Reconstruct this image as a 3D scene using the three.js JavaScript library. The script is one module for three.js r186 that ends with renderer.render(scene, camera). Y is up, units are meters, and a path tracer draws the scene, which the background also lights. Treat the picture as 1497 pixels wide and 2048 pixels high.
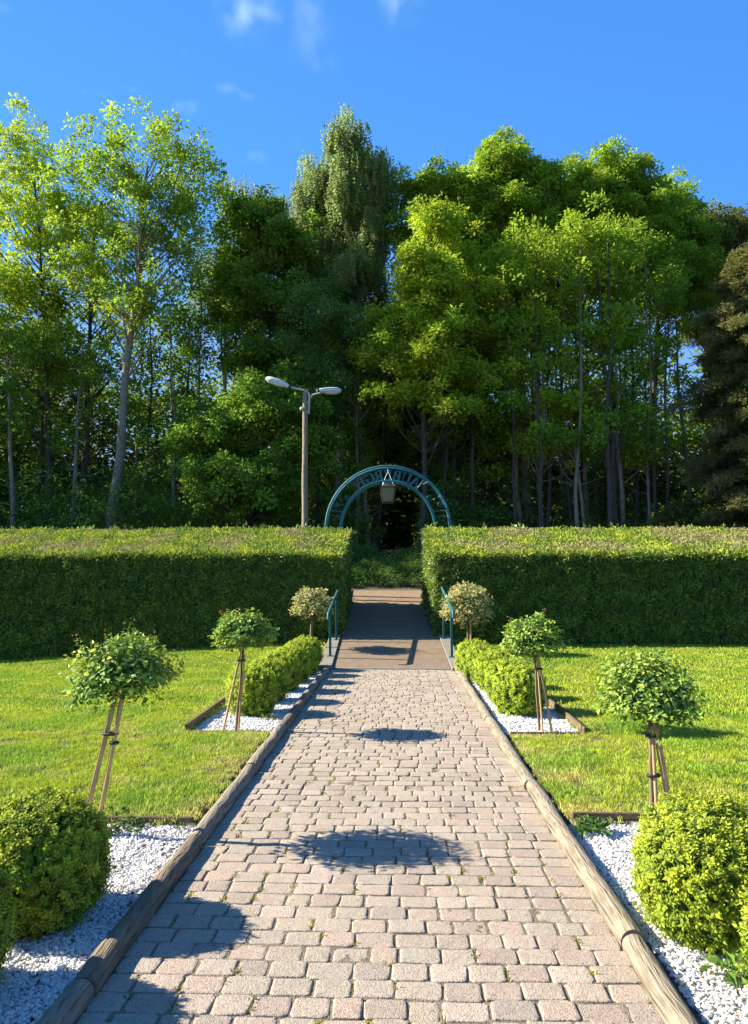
import * as THREE from 'three';
import { mergeGeometries } from 'three/addons/utils/BufferGeometryUtils.js';
import { RoundedBoxGeometry } from 'three/addons/geometries/RoundedBoxGeometry.js';
import { TextGeometry } from 'three/addons/geometries/TextGeometry.js';
import { FontLoader } from 'three/addons/loaders/FontLoader.js';
import { createNoise2D, createNoise3D } from 'simplex-noise';

// ---------------------------------------------------------------- camera, sky, sun, exposure
const scene = new THREE.Scene();
const camera = new THREE.PerspectiveCamera(67.32, 748 / 1024, 0.1, 2000);
camera.position.set(0, 1.6, 0);
camera.rotation.set(0.08303, 0.0309, 0, 'YXZ');
const renderer = new THREE.WebGLRenderer({ antialias: true });
renderer.setSize(748, 1024);
renderer.toneMapping = THREE.LinearToneMapping;
renderer.toneMappingExposure = 3.25;
renderer.shadowMap.enabled = true;
renderer.shadowMap.type = THREE.PCFSoftShadowMap;

const SUN_EL = 31.5 * Math.PI / 180, SUN_AZ = 6 * Math.PI / 180;        // azimuth: degrees behind the hedge line, from the left
const sunDir = new THREE.Vector3(-Math.cos(SUN_EL) * Math.cos(SUN_AZ), Math.sin(SUN_EL), -Math.cos(SUN_EL) * Math.sin(SUN_AZ));
const sun = new THREE.DirectionalLight(new THREE.Color(1, 0.9, 0.74), 4.5);
sun.position.copy(sunDir).multiplyScalar(120);
sun.target.position.set(0, 0, -15);
sun.position.add(sun.target.position);
sun.castShadow = true;
sun.shadow.mapSize.set(4096, 4096);
Object.assign(sun.shadow.camera, { left: -60, right: 60, top: 60, bottom: -60, near: 1, far: 320 });
scene.add(sun, sun.target);

// ---------------------------------------------------------------- random numbers, noise
function rng(seed) {
  let a = seed >>> 0;
  return () => { a = (a + 0x6d2b79f5) | 0; let t = Math.imul(a ^ (a >>> 15), 1 | a); t = (t + Math.imul(t ^ (t >>> 7), 61 | t)) ^ t; return ((t ^ (t >>> 14)) >>> 0) / 4294967296; };
}
const n2 = createNoise2D(rng(11)), n3 = createNoise3D(rng(12));
const clamp = (x, a = 0, b = 1) => Math.min(b, Math.max(a, x));
const lerp = (a, b, t) => a + (b - a) * t;
const smooth = (a, b, x) => { const t = clamp((x - a) / (b - a)); return t * t * (3 - 2 * t); };
const V = (x, y, z) => new THREE.Vector3(x, y, z);
function fbm2(x, y, o = 4) { let s = 0, a = 0.5; for (let i = 0; i < o; i++) { s += a * n2(x, y); x = x * 2 + 7.3; y = y * 2 + 3.1; a *= 0.5; } return s; }

{ // the sky: clear blue air with a few thin wisps
  const W = 2048, Hh = 1024, d = new Float32Array(W * Hh * 4);
  const zen = [0.012, 0.052, 0.172], mid = [0.033, 0.122, 0.325], hor = [0.20, 0.275, 0.37];
  const spots = [[490, 18, 0.036, 1.0], [530, 30, 0.03, 0.6], [610, 20, 0.035, 0.4], [620, 75, 0.035, 0.28], [645, 120, 0.02, 0.25], [800, 0, 0.03, 0.7]].map(([u, v, r, s]) => {
    const q = V((u - 748.5) / 1538, (1024 - v) / 1538, -1).normalize().applyEuler(camera.rotation);   // where those wisps hang over the garden
    return [q, r, s];
  });
  for (let j = 0; j < Hh; j++) for (let i = 0; i < W; i++) {
    const el = ((j + 0.5) / Hh - 0.5) * Math.PI, az = ((i + 0.5) / W - 0.5) * 2 * Math.PI, o = (j * W + i) * 4;
    const x = Math.cos(el) * Math.cos(az), y = Math.sin(el), z = Math.cos(el) * Math.sin(az);
    const e = Math.max(0, y), c = [0, 0, 0];
    const toSun = x * sunDir.x + y * sunDir.y + z * sunDir.z;
    for (let k = 0; k < 3; k++) {
      c[k] = e < 0.42 ? lerp(hor[k], mid[k], Math.pow(e / 0.42, 0.55)) : lerp(mid[k], zen[k], Math.pow((e - 0.42) / 0.58, 0.9));
      c[k] *= 1 + [0.4, 0.34, 0.26][k] * toSun;
      c[k] += [0.18, 0.16, 0.13][k] * Math.pow(Math.max(0, toSun), 24);
    }
    if (y > 0.08) {
      const p = x / y * 1.6, q = z / y * 1.6;
      const f = fbm2(p * 3.2 + 5, q * 3.2, 5), big = n2(p * 0.35 + 20, q * 0.35);
      let a = smooth(0.28, 0.75, f + 0.35 * big - 0.25) * 0.35 * smooth(0.1, 0.4, y);
      for (const [s, r, w] of spots) {
        const dd = Math.acos(clamp(s.x * x + s.y * y + s.z * z, -1, 1));
        if (dd < r * 1.2) a = Math.max(a, w * smooth(r * 1.1, 0, dd) * smooth(-0.5, 0.6, fbm2(x * 26 + 3, (y + z) * 15, 5)));
      }
      for (let k = 0; k < 3; k++) c[k] = lerp(c[k], [0.2, 0.29, 0.4][k], a * 0.6);
    }
    d[o] = c[0]; d[o + 1] = c[1]; d[o + 2] = c[2]; d[o + 3] = 1;
  }
  const sky = new THREE.DataTexture(d, W, Hh, THREE.RGBAFormat, THREE.FloatType);
  sky.mapping = THREE.EquirectangularReflectionMapping; sky.minFilter = sky.magFilter = THREE.LinearFilter; sky.wrapS = THREE.RepeatWrapping;
  sky.needsUpdate = true;
  scene.background = sky; scene.environment = sky;
}

// ---------------------------------------------------------------- helpers
const used = new Map();
function numbered(name) { const k = used.get(name) ?? 0; used.set(name, k + 1); return k ? `${name}_${String(k).padStart(3, '0')}` : name; }
function tag(o, label, category, group, kind) {
  if (label) o.userData.label = label;
  if (category) o.userData.category = category;
  if (group) o.userData.group = group;
  if (kind) o.userData.kind = kind;
  return o;
}
function thing(name, label, category, pos = [0, 0, 0], turn = 0, group, kind) {
  const o = new THREE.Group(); o.name = numbered(name); o.position.set(...pos); o.rotation.y = turn; scene.add(o);
  return tag(o, label, category, group, kind);
}
function part(name, geo, mat, parent = scene) {
  const m = new THREE.Mesh(geo, mat); m.name = numbered(name); m.castShadow = m.receiveShadow = true; parent.add(m); return m;
}
const structure = (name, geo, mat, label) => tag(part(name, geo, mat), label, null, null, 'structure');
const copyOf = (o, name) => { const c = o.clone(); c.name = numbered(name); c.userData = { ...o.userData }; scene.add(c); return c; };
// copies of a small piece of foliage (or a pebble): {p, q | n, s, c}
const _m = new THREE.Matrix4(), _q = new THREE.Quaternion(), _q2 = new THREE.Quaternion(), _s = V(1, 1, 1), UPV = V(0, 1, 0), _c = new THREE.Color();
function scatter(name, geo, mat, list, parent = scene, kind = 'stuff') {
  const im = new THREE.InstancedMesh(geo, mat, list.length), gain = mat === M.pebble ? 1 : mat === M.grass ? 1.9 : 1.65;
  list.forEach((e, i) => {
    if (e.q) _q.copy(e.q); else { _q.setFromUnitVectors(UPV, e.n); _q2.setFromAxisAngle(UPV, e.spin ?? 0); _q.multiply(_q2); }
    if (Array.isArray(e.s)) _s.set(...e.s); else _s.setScalar(e.s ?? 1);
    im.setMatrixAt(i, _m.compose(e.p, _q, _s));
    im.setColorAt(i, _c.setRGB(e.c[0] * gain, e.c[1] * gain, e.c[2] * gain));
  });
  im.name = numbered(name); im.castShadow = im.receiveShadow = true; if (kind) im.userData.kind = kind; parent.add(im); return im;
}
// tube through points with a radius at each; uv in metres
function tube(pts, radii, seg = 8, rough = 0, seed = 1, cap = true) {
  const pos = [], uv = [], idx = []; let len = 0;
  const t = V(), a = V(), b = V(), ref = V(0.3, 0.1, 1).normalize();
  pts.forEach((p, i) => {
    t.copy(pts[Math.min(i + 1, pts.length - 1)]).sub(pts[Math.max(i - 1, 0)]).normalize();
    a.crossVectors(t, Math.abs(t.dot(ref)) > 0.95 ? V(1, 0, 0) : ref).normalize(); b.crossVectors(t, a);
    if (i) len += p.distanceTo(pts[i - 1]);
    for (let k = 0; k <= seg; k++) {
      const th = k / seg * Math.PI * 2, cx = Math.cos(th), sx = Math.sin(th);
      const r = radii[i] * (1 + rough * n3(cx * 1.3 + seed * 7.7, sx * 1.3, len * 1.7 + seed));
      pos.push(p.x + (a.x * cx + b.x * sx) * r, p.y + (a.y * cx + b.y * sx) * r, p.z + (a.z * cx + b.z * sx) * r);
      uv.push(k / seg * Math.max(1, Math.round(radii[0] * 6.3 * 2.2)), len * 1.6);
    }
  });
  const w = seg + 1;
  for (let i = 0; i < pts.length - 1; i++) for (let k = 0; k < seg; k++) { const q = i * w + k; idx.push(q, q + 1, q + w, q + 1, q + w + 1, q + w); }
  if (cap) for (const [i, f] of [[0, 1], [pts.length - 1, 0]]) {
    const c = pos.length / 3; pos.push(pts[i].x, pts[i].y, pts[i].z); uv.push(0.25, 0.25);
    const ring = []; for (let k = 0; k <= seg; k++) { const q = (i * w + k) * 3; ring.push(pos.length / 3); pos.push(pos[q], pos[q + 1], pos[q + 2]); uv.push(0.25 + 0.08 * Math.cos(k / seg * 6.283), 0.25 + 0.08 * Math.sin(k / seg * 6.283)); }
    for (let k = 0; k < seg; k++) f ? idx.push(c, ring[k + 1], ring[k]) : idx.push(c, ring[k], ring[k + 1]);
  }
  const g = new THREE.BufferGeometry();
  g.setAttribute('position', new THREE.Float32BufferAttribute(pos, 3)); g.setAttribute('uv', new THREE.Float32BufferAttribute(uv, 2)); g.setIndex(idx); g.computeVertexNormals();
  return g;
}
const bar = (a, b, r, seg = 8) => tube([a, b], [r, r], seg);
function box(w, h, d, x, y, z, rx = 0, ry = 0, rz = 0, r = 0.004) {
  const g = new RoundedBoxGeometry(w, h, d, 1, Math.min(r, w / 3, h / 3, d / 3));
  g.rotateX(rx); g.rotateY(ry); g.rotateZ(rz); g.translate(x, y, z); return g;
}
const merged = (list) => mergeGeometries(list.map((g) => (g.index ? g.toNonIndexed() : g)).map((g) => { for (const k of Object.keys(g.attributes)) if (!['position', 'normal', 'uv'].includes(k)) g.deleteAttribute(k); return g; }));

// tileable value noise
function lattice(seed) { const r = rng(seed), t = new Float32Array(65536); for (let i = 0; i < 65536; i++) t[i] = r(); return t; }
const LAT = lattice(99);
function vn(x, y, px, py, s) {
  const xi = Math.floor(x), yi = Math.floor(y), fx = x - xi, fy = y - yi, ux = fx * fx * (3 - 2 * fx), uy = fy * fy * (3 - 2 * fy);
  const h = (a, b) => LAT[((((a % px) + px) % px) * 131 + (((b % py) + py) % py) * 1031 + s * 7919) & 65535];
  return lerp(lerp(h(xi, yi), h(xi + 1, yi), ux), lerp(h(xi, yi + 1), h(xi + 1, yi + 1), ux), uy);
}
function texture(size, fn, srgb = true) {
  const d = new Uint8Array(size * size * 4);
  for (let j = 0; j < size; j++) for (let i = 0; i < size; i++) {
    const c = fn(i / size, j / size), o = (j * size + i) * 4;
    for (let k = 0; k < 3; k++) { const v = Array.isArray(c) ? c[k] : c; d[o + k] = 255 * clamp(srgb ? (v <= 0.0031308 ? v * 12.92 : 1.055 * Math.pow(v, 1 / 2.4) - 0.055) : v); }
    d[o + 3] = 255;
  }
  const t = new THREE.DataTexture(d, size, size); t.wrapS = t.wrapT = THREE.RepeatWrapping; t.magFilter = THREE.LinearFilter; t.minFilter = THREE.LinearMipmapLinearFilter; t.generateMipmaps = true;
  if (srgb) t.colorSpace = THREE.SRGBColorSpace; t.needsUpdate = true; return t;
}
const mix3 = (a, b, t) => [0, 1, 2].map((k) => lerp(a[k], b[k], t));
const rep = (t, x, y) => { const c = t.clone(); c.repeat.set(x, y); c.needsUpdate = true; return c; };

// ---------------------------------------------------------------- textures and materials
const grain = (u, v, f, s) => vn(u * f, v * f, f, f, s);
const stoneMap = texture(512, (u, v) => {            // 0.4 m of rough cast paver: light and dark grains in a pinkish grey paste
  const g = grain(u, v, 170, 1), h = grain(u, v, 110, 2), b = grain(u, v, 12, 3), m = grain(u, v, 36, 7);
  let c = mix3([0.76, 0.74, 0.72], [1.02, 1.0, 0.98], b * 0.5 + m * 0.5);
  if (g > 0.66) c = mix3(c, [1.5, 1.47, 1.4], (g - 0.66) * 3); if (h < 0.34) c = mix3(c, [0.27, 0.25, 0.23], (0.34 - h) * 3);
  return c.map((x) => x * 0.60);
});
const stoneBump = texture(512, (u, v) => 0.45 * grain(u, v, 150, 4) + 0.3 * grain(u, v, 70, 5) + 0.25 * grain(u, v, 22, 6), false);
const aggMap = texture(512, (u, v) => {              // 0.8 m of exposed aggregate
  const g = grain(u, v, 120, 11), h = grain(u, v, 90, 12), b = grain(u, v, 7, 13), t = grain(u, v, 60, 14);
  let c = mix3([0.155, 0.107, 0.062], [0.215, 0.158, 0.096], b);
  if (g > 0.62) c = mix3(c, [0.38, 0.3, 0.22], (g - 0.62) * 2.4); if (h > 0.66) c = mix3(c, [0.07, 0.05, 0.04], (h - 0.66) * 2.4); if (t > 0.8) c = mix3(c, [0.33, 0.18, 0.1], (t - 0.8) * 3);
  return c;
});
const aggBump = texture(512, (u, v) => 0.6 * grain(u, v, 110, 15) + 0.4 * grain(u, v, 60, 16), false);
const woodMap = texture(512, (u, v) => {             // weathered timber, grain along v
  const w = 0.022 * grain(u, v, 5, 21), s = vn((u + w) * 48, v * 5, 48, 5, 22), f = vn((u + w) * 128, v * 9, 128, 9, 23), b = grain(u, v, 6, 24), cr = vn((u + w) * 26, v * 3, 26, 3, 25);
  let c = mix3([0.15, 0.118, 0.08], [0.34, 0.285, 0.2], clamp(s * 0.7 + f * 0.5 - 0.1)); c = mix3(c, [0.24, 0.215, 0.16], b * 0.6);
  if (cr < 0.24) c = mix3(c, [0.045, 0.036, 0.026], (0.24 - cr) * 4); return c.map((q) => q * (0.8 + 0.35 * grain(u, v, 9, 28)));
});
const woodBump = texture(512, (u, v) => { const w = 0.022 * grain(u, v, 5, 21), cr = vn((u + w) * 26, v * 3, 26, 3, 25); return 0.4 * vn((u + w) * 48, v * 5, 48, 5, 22) + 0.3 * vn((u + w) * 128, v * 9, 128, 9, 23) + 0.3 * smooth(0.1, 0.35, cr); }, false);
const barkMap = texture(256, (u, v) => { const w = 0.15 * grain(u, v, 6, 31), s = vn((u + w) * 24, v * 7, 24, 7, 32), b = grain(u, v, 5, 33), f = grain(u, v, 64, 34); let c = mix3([0.5, 0.47, 0.42], [1.15, 1.08, 0.98], clamp(s * 0.8 + f * 0.4 - 0.1)); return mix3(c, [0.62, 0.72, 0.48], b > 0.6 ? (b - 0.6) * 1.2 : 0).map((x) => x * 0.8); });
const barkBump = texture(256, (u, v) => { const w = 0.15 * grain(u, v, 6, 31); return 0.7 * vn((u + w) * 24, v * 7, 24, 7, 32) + 0.3 * grain(u, v, 64, 34); }, false);
const birchMap = texture(256, (u, v) => { const s = vn(u * 5, v * 22, 5, 22, 35), p = vn(u * 4, v * 5, 4, 5, 36), f = grain(u, v, 60, 37); let c = mix3([0.5, 0.48, 0.43], [0.66, 0.64, 0.59], f); if (s < 0.3) c = mix3(c, [0.05, 0.045, 0.04], (0.3 - s) * 5 > 1 ? 1 : (0.3 - s) * 5); if (p < 0.28) c = mix3(c, [0.07, 0.06, 0.05], 0.8); return c; });
const soilMap = texture(512, (u, v) => { const b = grain(u, v, 9, 41), f = grain(u, v, 90, 42), g = grain(u, v, 30, 43); return mix3([0.55, 0.55, 0.55], [1.2, 1.2, 1.2], clamp(b * 0.35 + f * 0.45 + g * 0.3)).map((x) => x * 0.8); });
const soilBump = texture(512, (u, v) => 0.6 * grain(u, v, 90, 42) + 0.4 * grain(u, v, 30, 43), false);
const concMap = texture(256, (u, v) => { const b = grain(u, v, 6, 51), f = grain(u, v, 80, 52), s = grain(u, v, 17, 53); let c = mix3([0.16, 0.147, 0.122], [0.235, 0.217, 0.183], b * 0.6 + f * 0.5); if (s > 0.72) c = mix3(c, [0.16, 0.16, 0.12], (s - 0.72) * 1.6); return c; });

const std = (o) => new THREE.MeshStandardMaterial({ roughness: 0.9, ...o });
const M = {
  paver: [[0.64, 0.535, 0.42], [0.625, 0.535, 0.43], [0.60, 0.505, 0.39], [0.655, 0.525, 0.415], [0.595, 0.525, 0.415], [0.65, 0.55, 0.43], [0.55, 0.455, 0.365], [0.58, 0.47, 0.38], [0.70, 0.59, 0.475], [0.52, 0.45, 0.37]].map((c) => std({ color: new THREE.Color().setRGB(...c), map: stoneMap, bumpMap: stoneBump, bumpScale: 0.004, roughness: 0.92 })),
  paverFar: std({ vertexColors: true, map: stoneMap, bumpMap: stoneBump, bumpScale: 0.004, roughness: 0.92 }),
  joint: std({ color: new THREE.Color().setRGB(0.21, 0.175, 0.115), map: rep(soilMap, 2, 2), bumpMap: rep(soilBump, 2, 2), bumpScale: 0.006, roughness: 1 }),
  slab: std({ map: aggMap, bumpMap: aggBump, bumpScale: 0.006, roughness: 0.95 }),
  slabTop: std({ color: new THREE.Color().setRGB(1.28, 1.2, 1.2), map: aggMap, bumpMap: aggBump, bumpScale: 0.005, roughness: 0.95 }),
  concrete: std({ map: concMap, bumpMap: stoneBump, bumpScale: 0.003, roughness: 0.93 }),
  log: std({ map: woodMap, bumpMap: woodBump, bumpScale: 0.012, roughness: 0.92 }),
  logDark: std({ color: new THREE.Color().setRGB(0.72, 0.68, 0.62), map: woodMap, bumpMap: woodBump, bumpScale: 0.012, roughness: 0.92 }),
  board: std({ color: new THREE.Color().setRGB(0.62, 0.5, 0.42), map: woodMap, bumpMap: woodBump, bumpScale: 0.006, roughness: 0.9 }),
  stake: std({ color: new THREE.Color().setRGB(1.9, 1.5, 1.05), map: woodMap, bumpMap: woodBump, bumpScale: 0.002, roughness: 0.85 }),
  stem: std({ color: new THREE.Color().setRGB(0.26, 0.2, 0.13), map: barkMap, bumpMap: barkBump, bumpScale: 0.002, roughness: 0.85 }),
  bark: std({ color: new THREE.Color().setRGB(0.16, 0.14, 0.11), map: barkMap, bumpMap: barkBump, bumpScale: 0.03, roughness: 0.95 }),
  barkPale: std({ color: new THREE.Color().setRGB(0.46, 0.41, 0.32), map: barkMap, bumpMap: barkBump, bumpScale: 0.02, roughness: 0.95 }),
  birch: std({ map: birchMap, bumpMap: barkBump, bumpScale: 0.01, roughness: 0.8 }),
  ground: std({ vertexColors: true, map: soilMap, bumpMap: soilBump, bumpScale: 0.02, roughness: 1 }),
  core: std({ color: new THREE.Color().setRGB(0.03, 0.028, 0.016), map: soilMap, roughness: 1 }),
  pole: std({ color: new THREE.Color().setRGB(1.12, 1.05, 0.98), map: woodMap, bumpMap: woodBump, bumpScale: 0.006, roughness: 0.9 }),
  teal: std({ color: new THREE.Color().setRGB(0.004, 0.09, 0.085), roughness: 0.6, metalness: 0.0 }),
  tealArch: std({ color: new THREE.Color().setRGB(0.02, 0.145, 0.175), roughness: 0.65 }),
  rod: std({ color: new THREE.Color().setRGB(0.2, 0.22, 0.21), roughness: 0.5, metalness: 0.4 }),
  galv: std({ color: new THREE.Color().setRGB(0.5, 0.52, 0.53), roughness: 0.42, metalness: 0.6 }),
  shell: std({ color: new THREE.Color().setRGB(0.66, 0.68, 0.68), roughness: 0.4 }),
  dark: std({ color: new THREE.Color().setRGB(0.04, 0.042, 0.04), roughness: 0.6 }),
  bowl: new THREE.MeshPhysicalMaterial({ color: new THREE.Color().setRGB(0.75, 0.77, 0.75), roughness: 0.35, clearcoat: 0.5 }),
  milk: new THREE.MeshPhysicalMaterial({ color: new THREE.Color().setRGB(0.34, 0.31, 0.17), roughness: 0.9, transmission: 0.5, thickness: 0, side: THREE.DoubleSide }),
  tie: std({ color: new THREE.Color().setRGB(0.02, 0.02, 0.02), roughness: 0.7 }),
  metal: std({ color: new THREE.Color().setRGB(0.3, 0.32, 0.34), roughness: 0.5, metalness: 0.7 }),
  leaf: new THREE.MeshPhysicalMaterial({ roughness: 1, transmission: 0.5, thickness: 0, side: THREE.DoubleSide, specularIntensity: 0.15 }),
  leafHedge: new THREE.MeshPhysicalMaterial({ roughness: 0.95, transmission: 0.25, thickness: 0, side: THREE.DoubleSide, specularIntensity: 0.3, clearcoat: 0.35, clearcoatRoughness: 0.35 }),
  leafThick: new THREE.MeshPhysicalMaterial({ roughness: 0.95, transmission: 0.3, thickness: 0, side: THREE.DoubleSide, specularIntensity: 0.4, clearcoat: 0.1, clearcoatRoughness: 0.4 }),
  leafGlossy: new THREE.MeshPhysicalMaterial({ roughness: 0.9, transmission: 0.25, thickness: 0, side: THREE.DoubleSide, clearcoat: 0.1, clearcoatRoughness: 0.3 }),
  grass: new THREE.MeshPhysicalMaterial({ roughness: 0.95, transmission: 0.35, thickness: 0, side: THREE.DoubleSide, specularIntensity: 0.3 }),
  pebble: std({ roughness: 0.8 }),
};

// ---------------------------------------------------------------- the lie of the land
const RAMP = [[-13.5, 0], [-16.4, 0.32], [-20.6, 0.785], [-22.4, 1.19], [-24.2, 1.2]];
const HILL = [[-13.5, 0.02], [-16.4, 0.13], [-20.6, 0.70], [-22.4, 1.10], [-24.2, 1.16], [-27.5, 2.2], [-45, 3.2], [-70, 4], [-900, 4]];
function along(table, z) { if (z >= table[0][0]) return table[0][1]; for (let i = 1; i < table.length; i++) if (z >= table[i][0]) return lerp(table[i - 1][1], table[i][1], (z - table[i - 1][0]) / (table[i][0] - table[i - 1][0])); return table.at(-1)[1]; }
const rampX = (z) => lerp(-0.115, -0.295, clamp((-13.5 - z) / 8.9));      // the ramp drifts a little to one side as it climbs
const BEDS = [[-2.13, -1.29, -5.05, 1.5], [-2.15, -1.29, -7.93, -13.5], [1.1, 2.0, -5.16, 1.5], [1.1, 1.87, -7.97, -13.4]].map(([a, b, c, d]) => ({ x0: a, x1: b, z0: Math.min(c, d), z1: Math.max(c, d) }));
const inBed = (x, z, m = 0) => BEDS.some((b) => x > b.x0 - m && x < b.x1 + m && z > b.z0 - m && z < b.z1 + m);
function lawnY(x, z) {
  let y = along(HILL, z) + 0.02 * n2(x * 0.22, z * 0.22);
  if (x < -3 && z > -26) y -= 0.068 * (-3 - Math.max(x, -14)) * smooth(-4, -15, z);
  return y;
}
function groundY(x, z) {
  if (z > -13.5 && x > -1.3 && x < 1.1) return -0.075;
  if (z <= -13.5 && z > -24.2 && Math.abs(x - rampX(z)) < 1.4) return along(RAMP, z) - 0.08;
  if (inBed(x, z, -0.001)) return -0.03;
  return lawnY(x, z);
}
{ // one ground sheet out to the horizon
  const edges = (list, lo, hi, step, bounds) => { const s = new Set(list); for (let v = lo; v <= hi; v += step) s.add(+v.toFixed(3)); for (const b of bounds) { s.add(+(b - 0.004).toFixed(3)); s.add(+(b + 0.004).toFixed(3)); } return [...s].sort((a, b) => a - b); };
  const xs = edges([-900, -400, -200, -100, -60, -40, -30, -24, -20, -17, -14, 14, 17, 20, 24, 30, 40, 60, 100, 200, 400, 900], -12, 12, 0.4, [-2.13, -2.15, -1.3, 1.1, 1.87, 2.0]);
  const zs = edges([-900, -500, -250, -150, -100, -80, -70, -60, -52, -45, -40, -36, -32, -30, 4, 8, 16, 30, 60, 150, 400, 900], -28, 3, 0.35, [-5.05, -5.16, -7.93, -7.97, -13.5, -24.2]);
  const pos = [], col = [], uv = [], idx = [];
  for (const z of zs) for (const x of xs) {
    pos.push(x, groundY(x, z), z); uv.push(x, z);
    const wood = z < -24.3 || Math.abs(x) > 45, dry = smooth(0.1, 0.6, n2(x * 0.5, z * 0.5 + 40));
    let c = wood ? [0.045, 0.038, 0.02] : mix3([0.09, 0.105, 0.022], [0.2, 0.17, 0.07], dry);
    if (z < -16.3 && z > -22) c = [0.06, 0.05, 0.03];
    if (z < -22.2 && z > -24.3) c = [0.13, 0.115, 0.06];
    if (inBed(x, z)) c = [0.42, 0.41, 0.39];
    col.push(...c);
  }
  for (let j = 0; j < zs.length - 1; j++) for (let i = 0; i < xs.length - 1; i++) { const q = j * xs.length + i, w = xs.length; idx.push(q, q + w, q + 1, q + 1, q + w, q + w + 1); }
  const g = new THREE.BufferGeometry();
  g.setAttribute('position', new THREE.Float32BufferAttribute(pos, 3)); g.setAttribute('color', new THREE.Float32BufferAttribute(col, 3)); g.setAttribute('uv', new THREE.Float32BufferAttribute(uv, 2)); g.setIndex(idx); g.computeVertexNormals();
  structure('ground', g, M.ground, 'garden ground rising behind the hedge to the forest floor');
}

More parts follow.
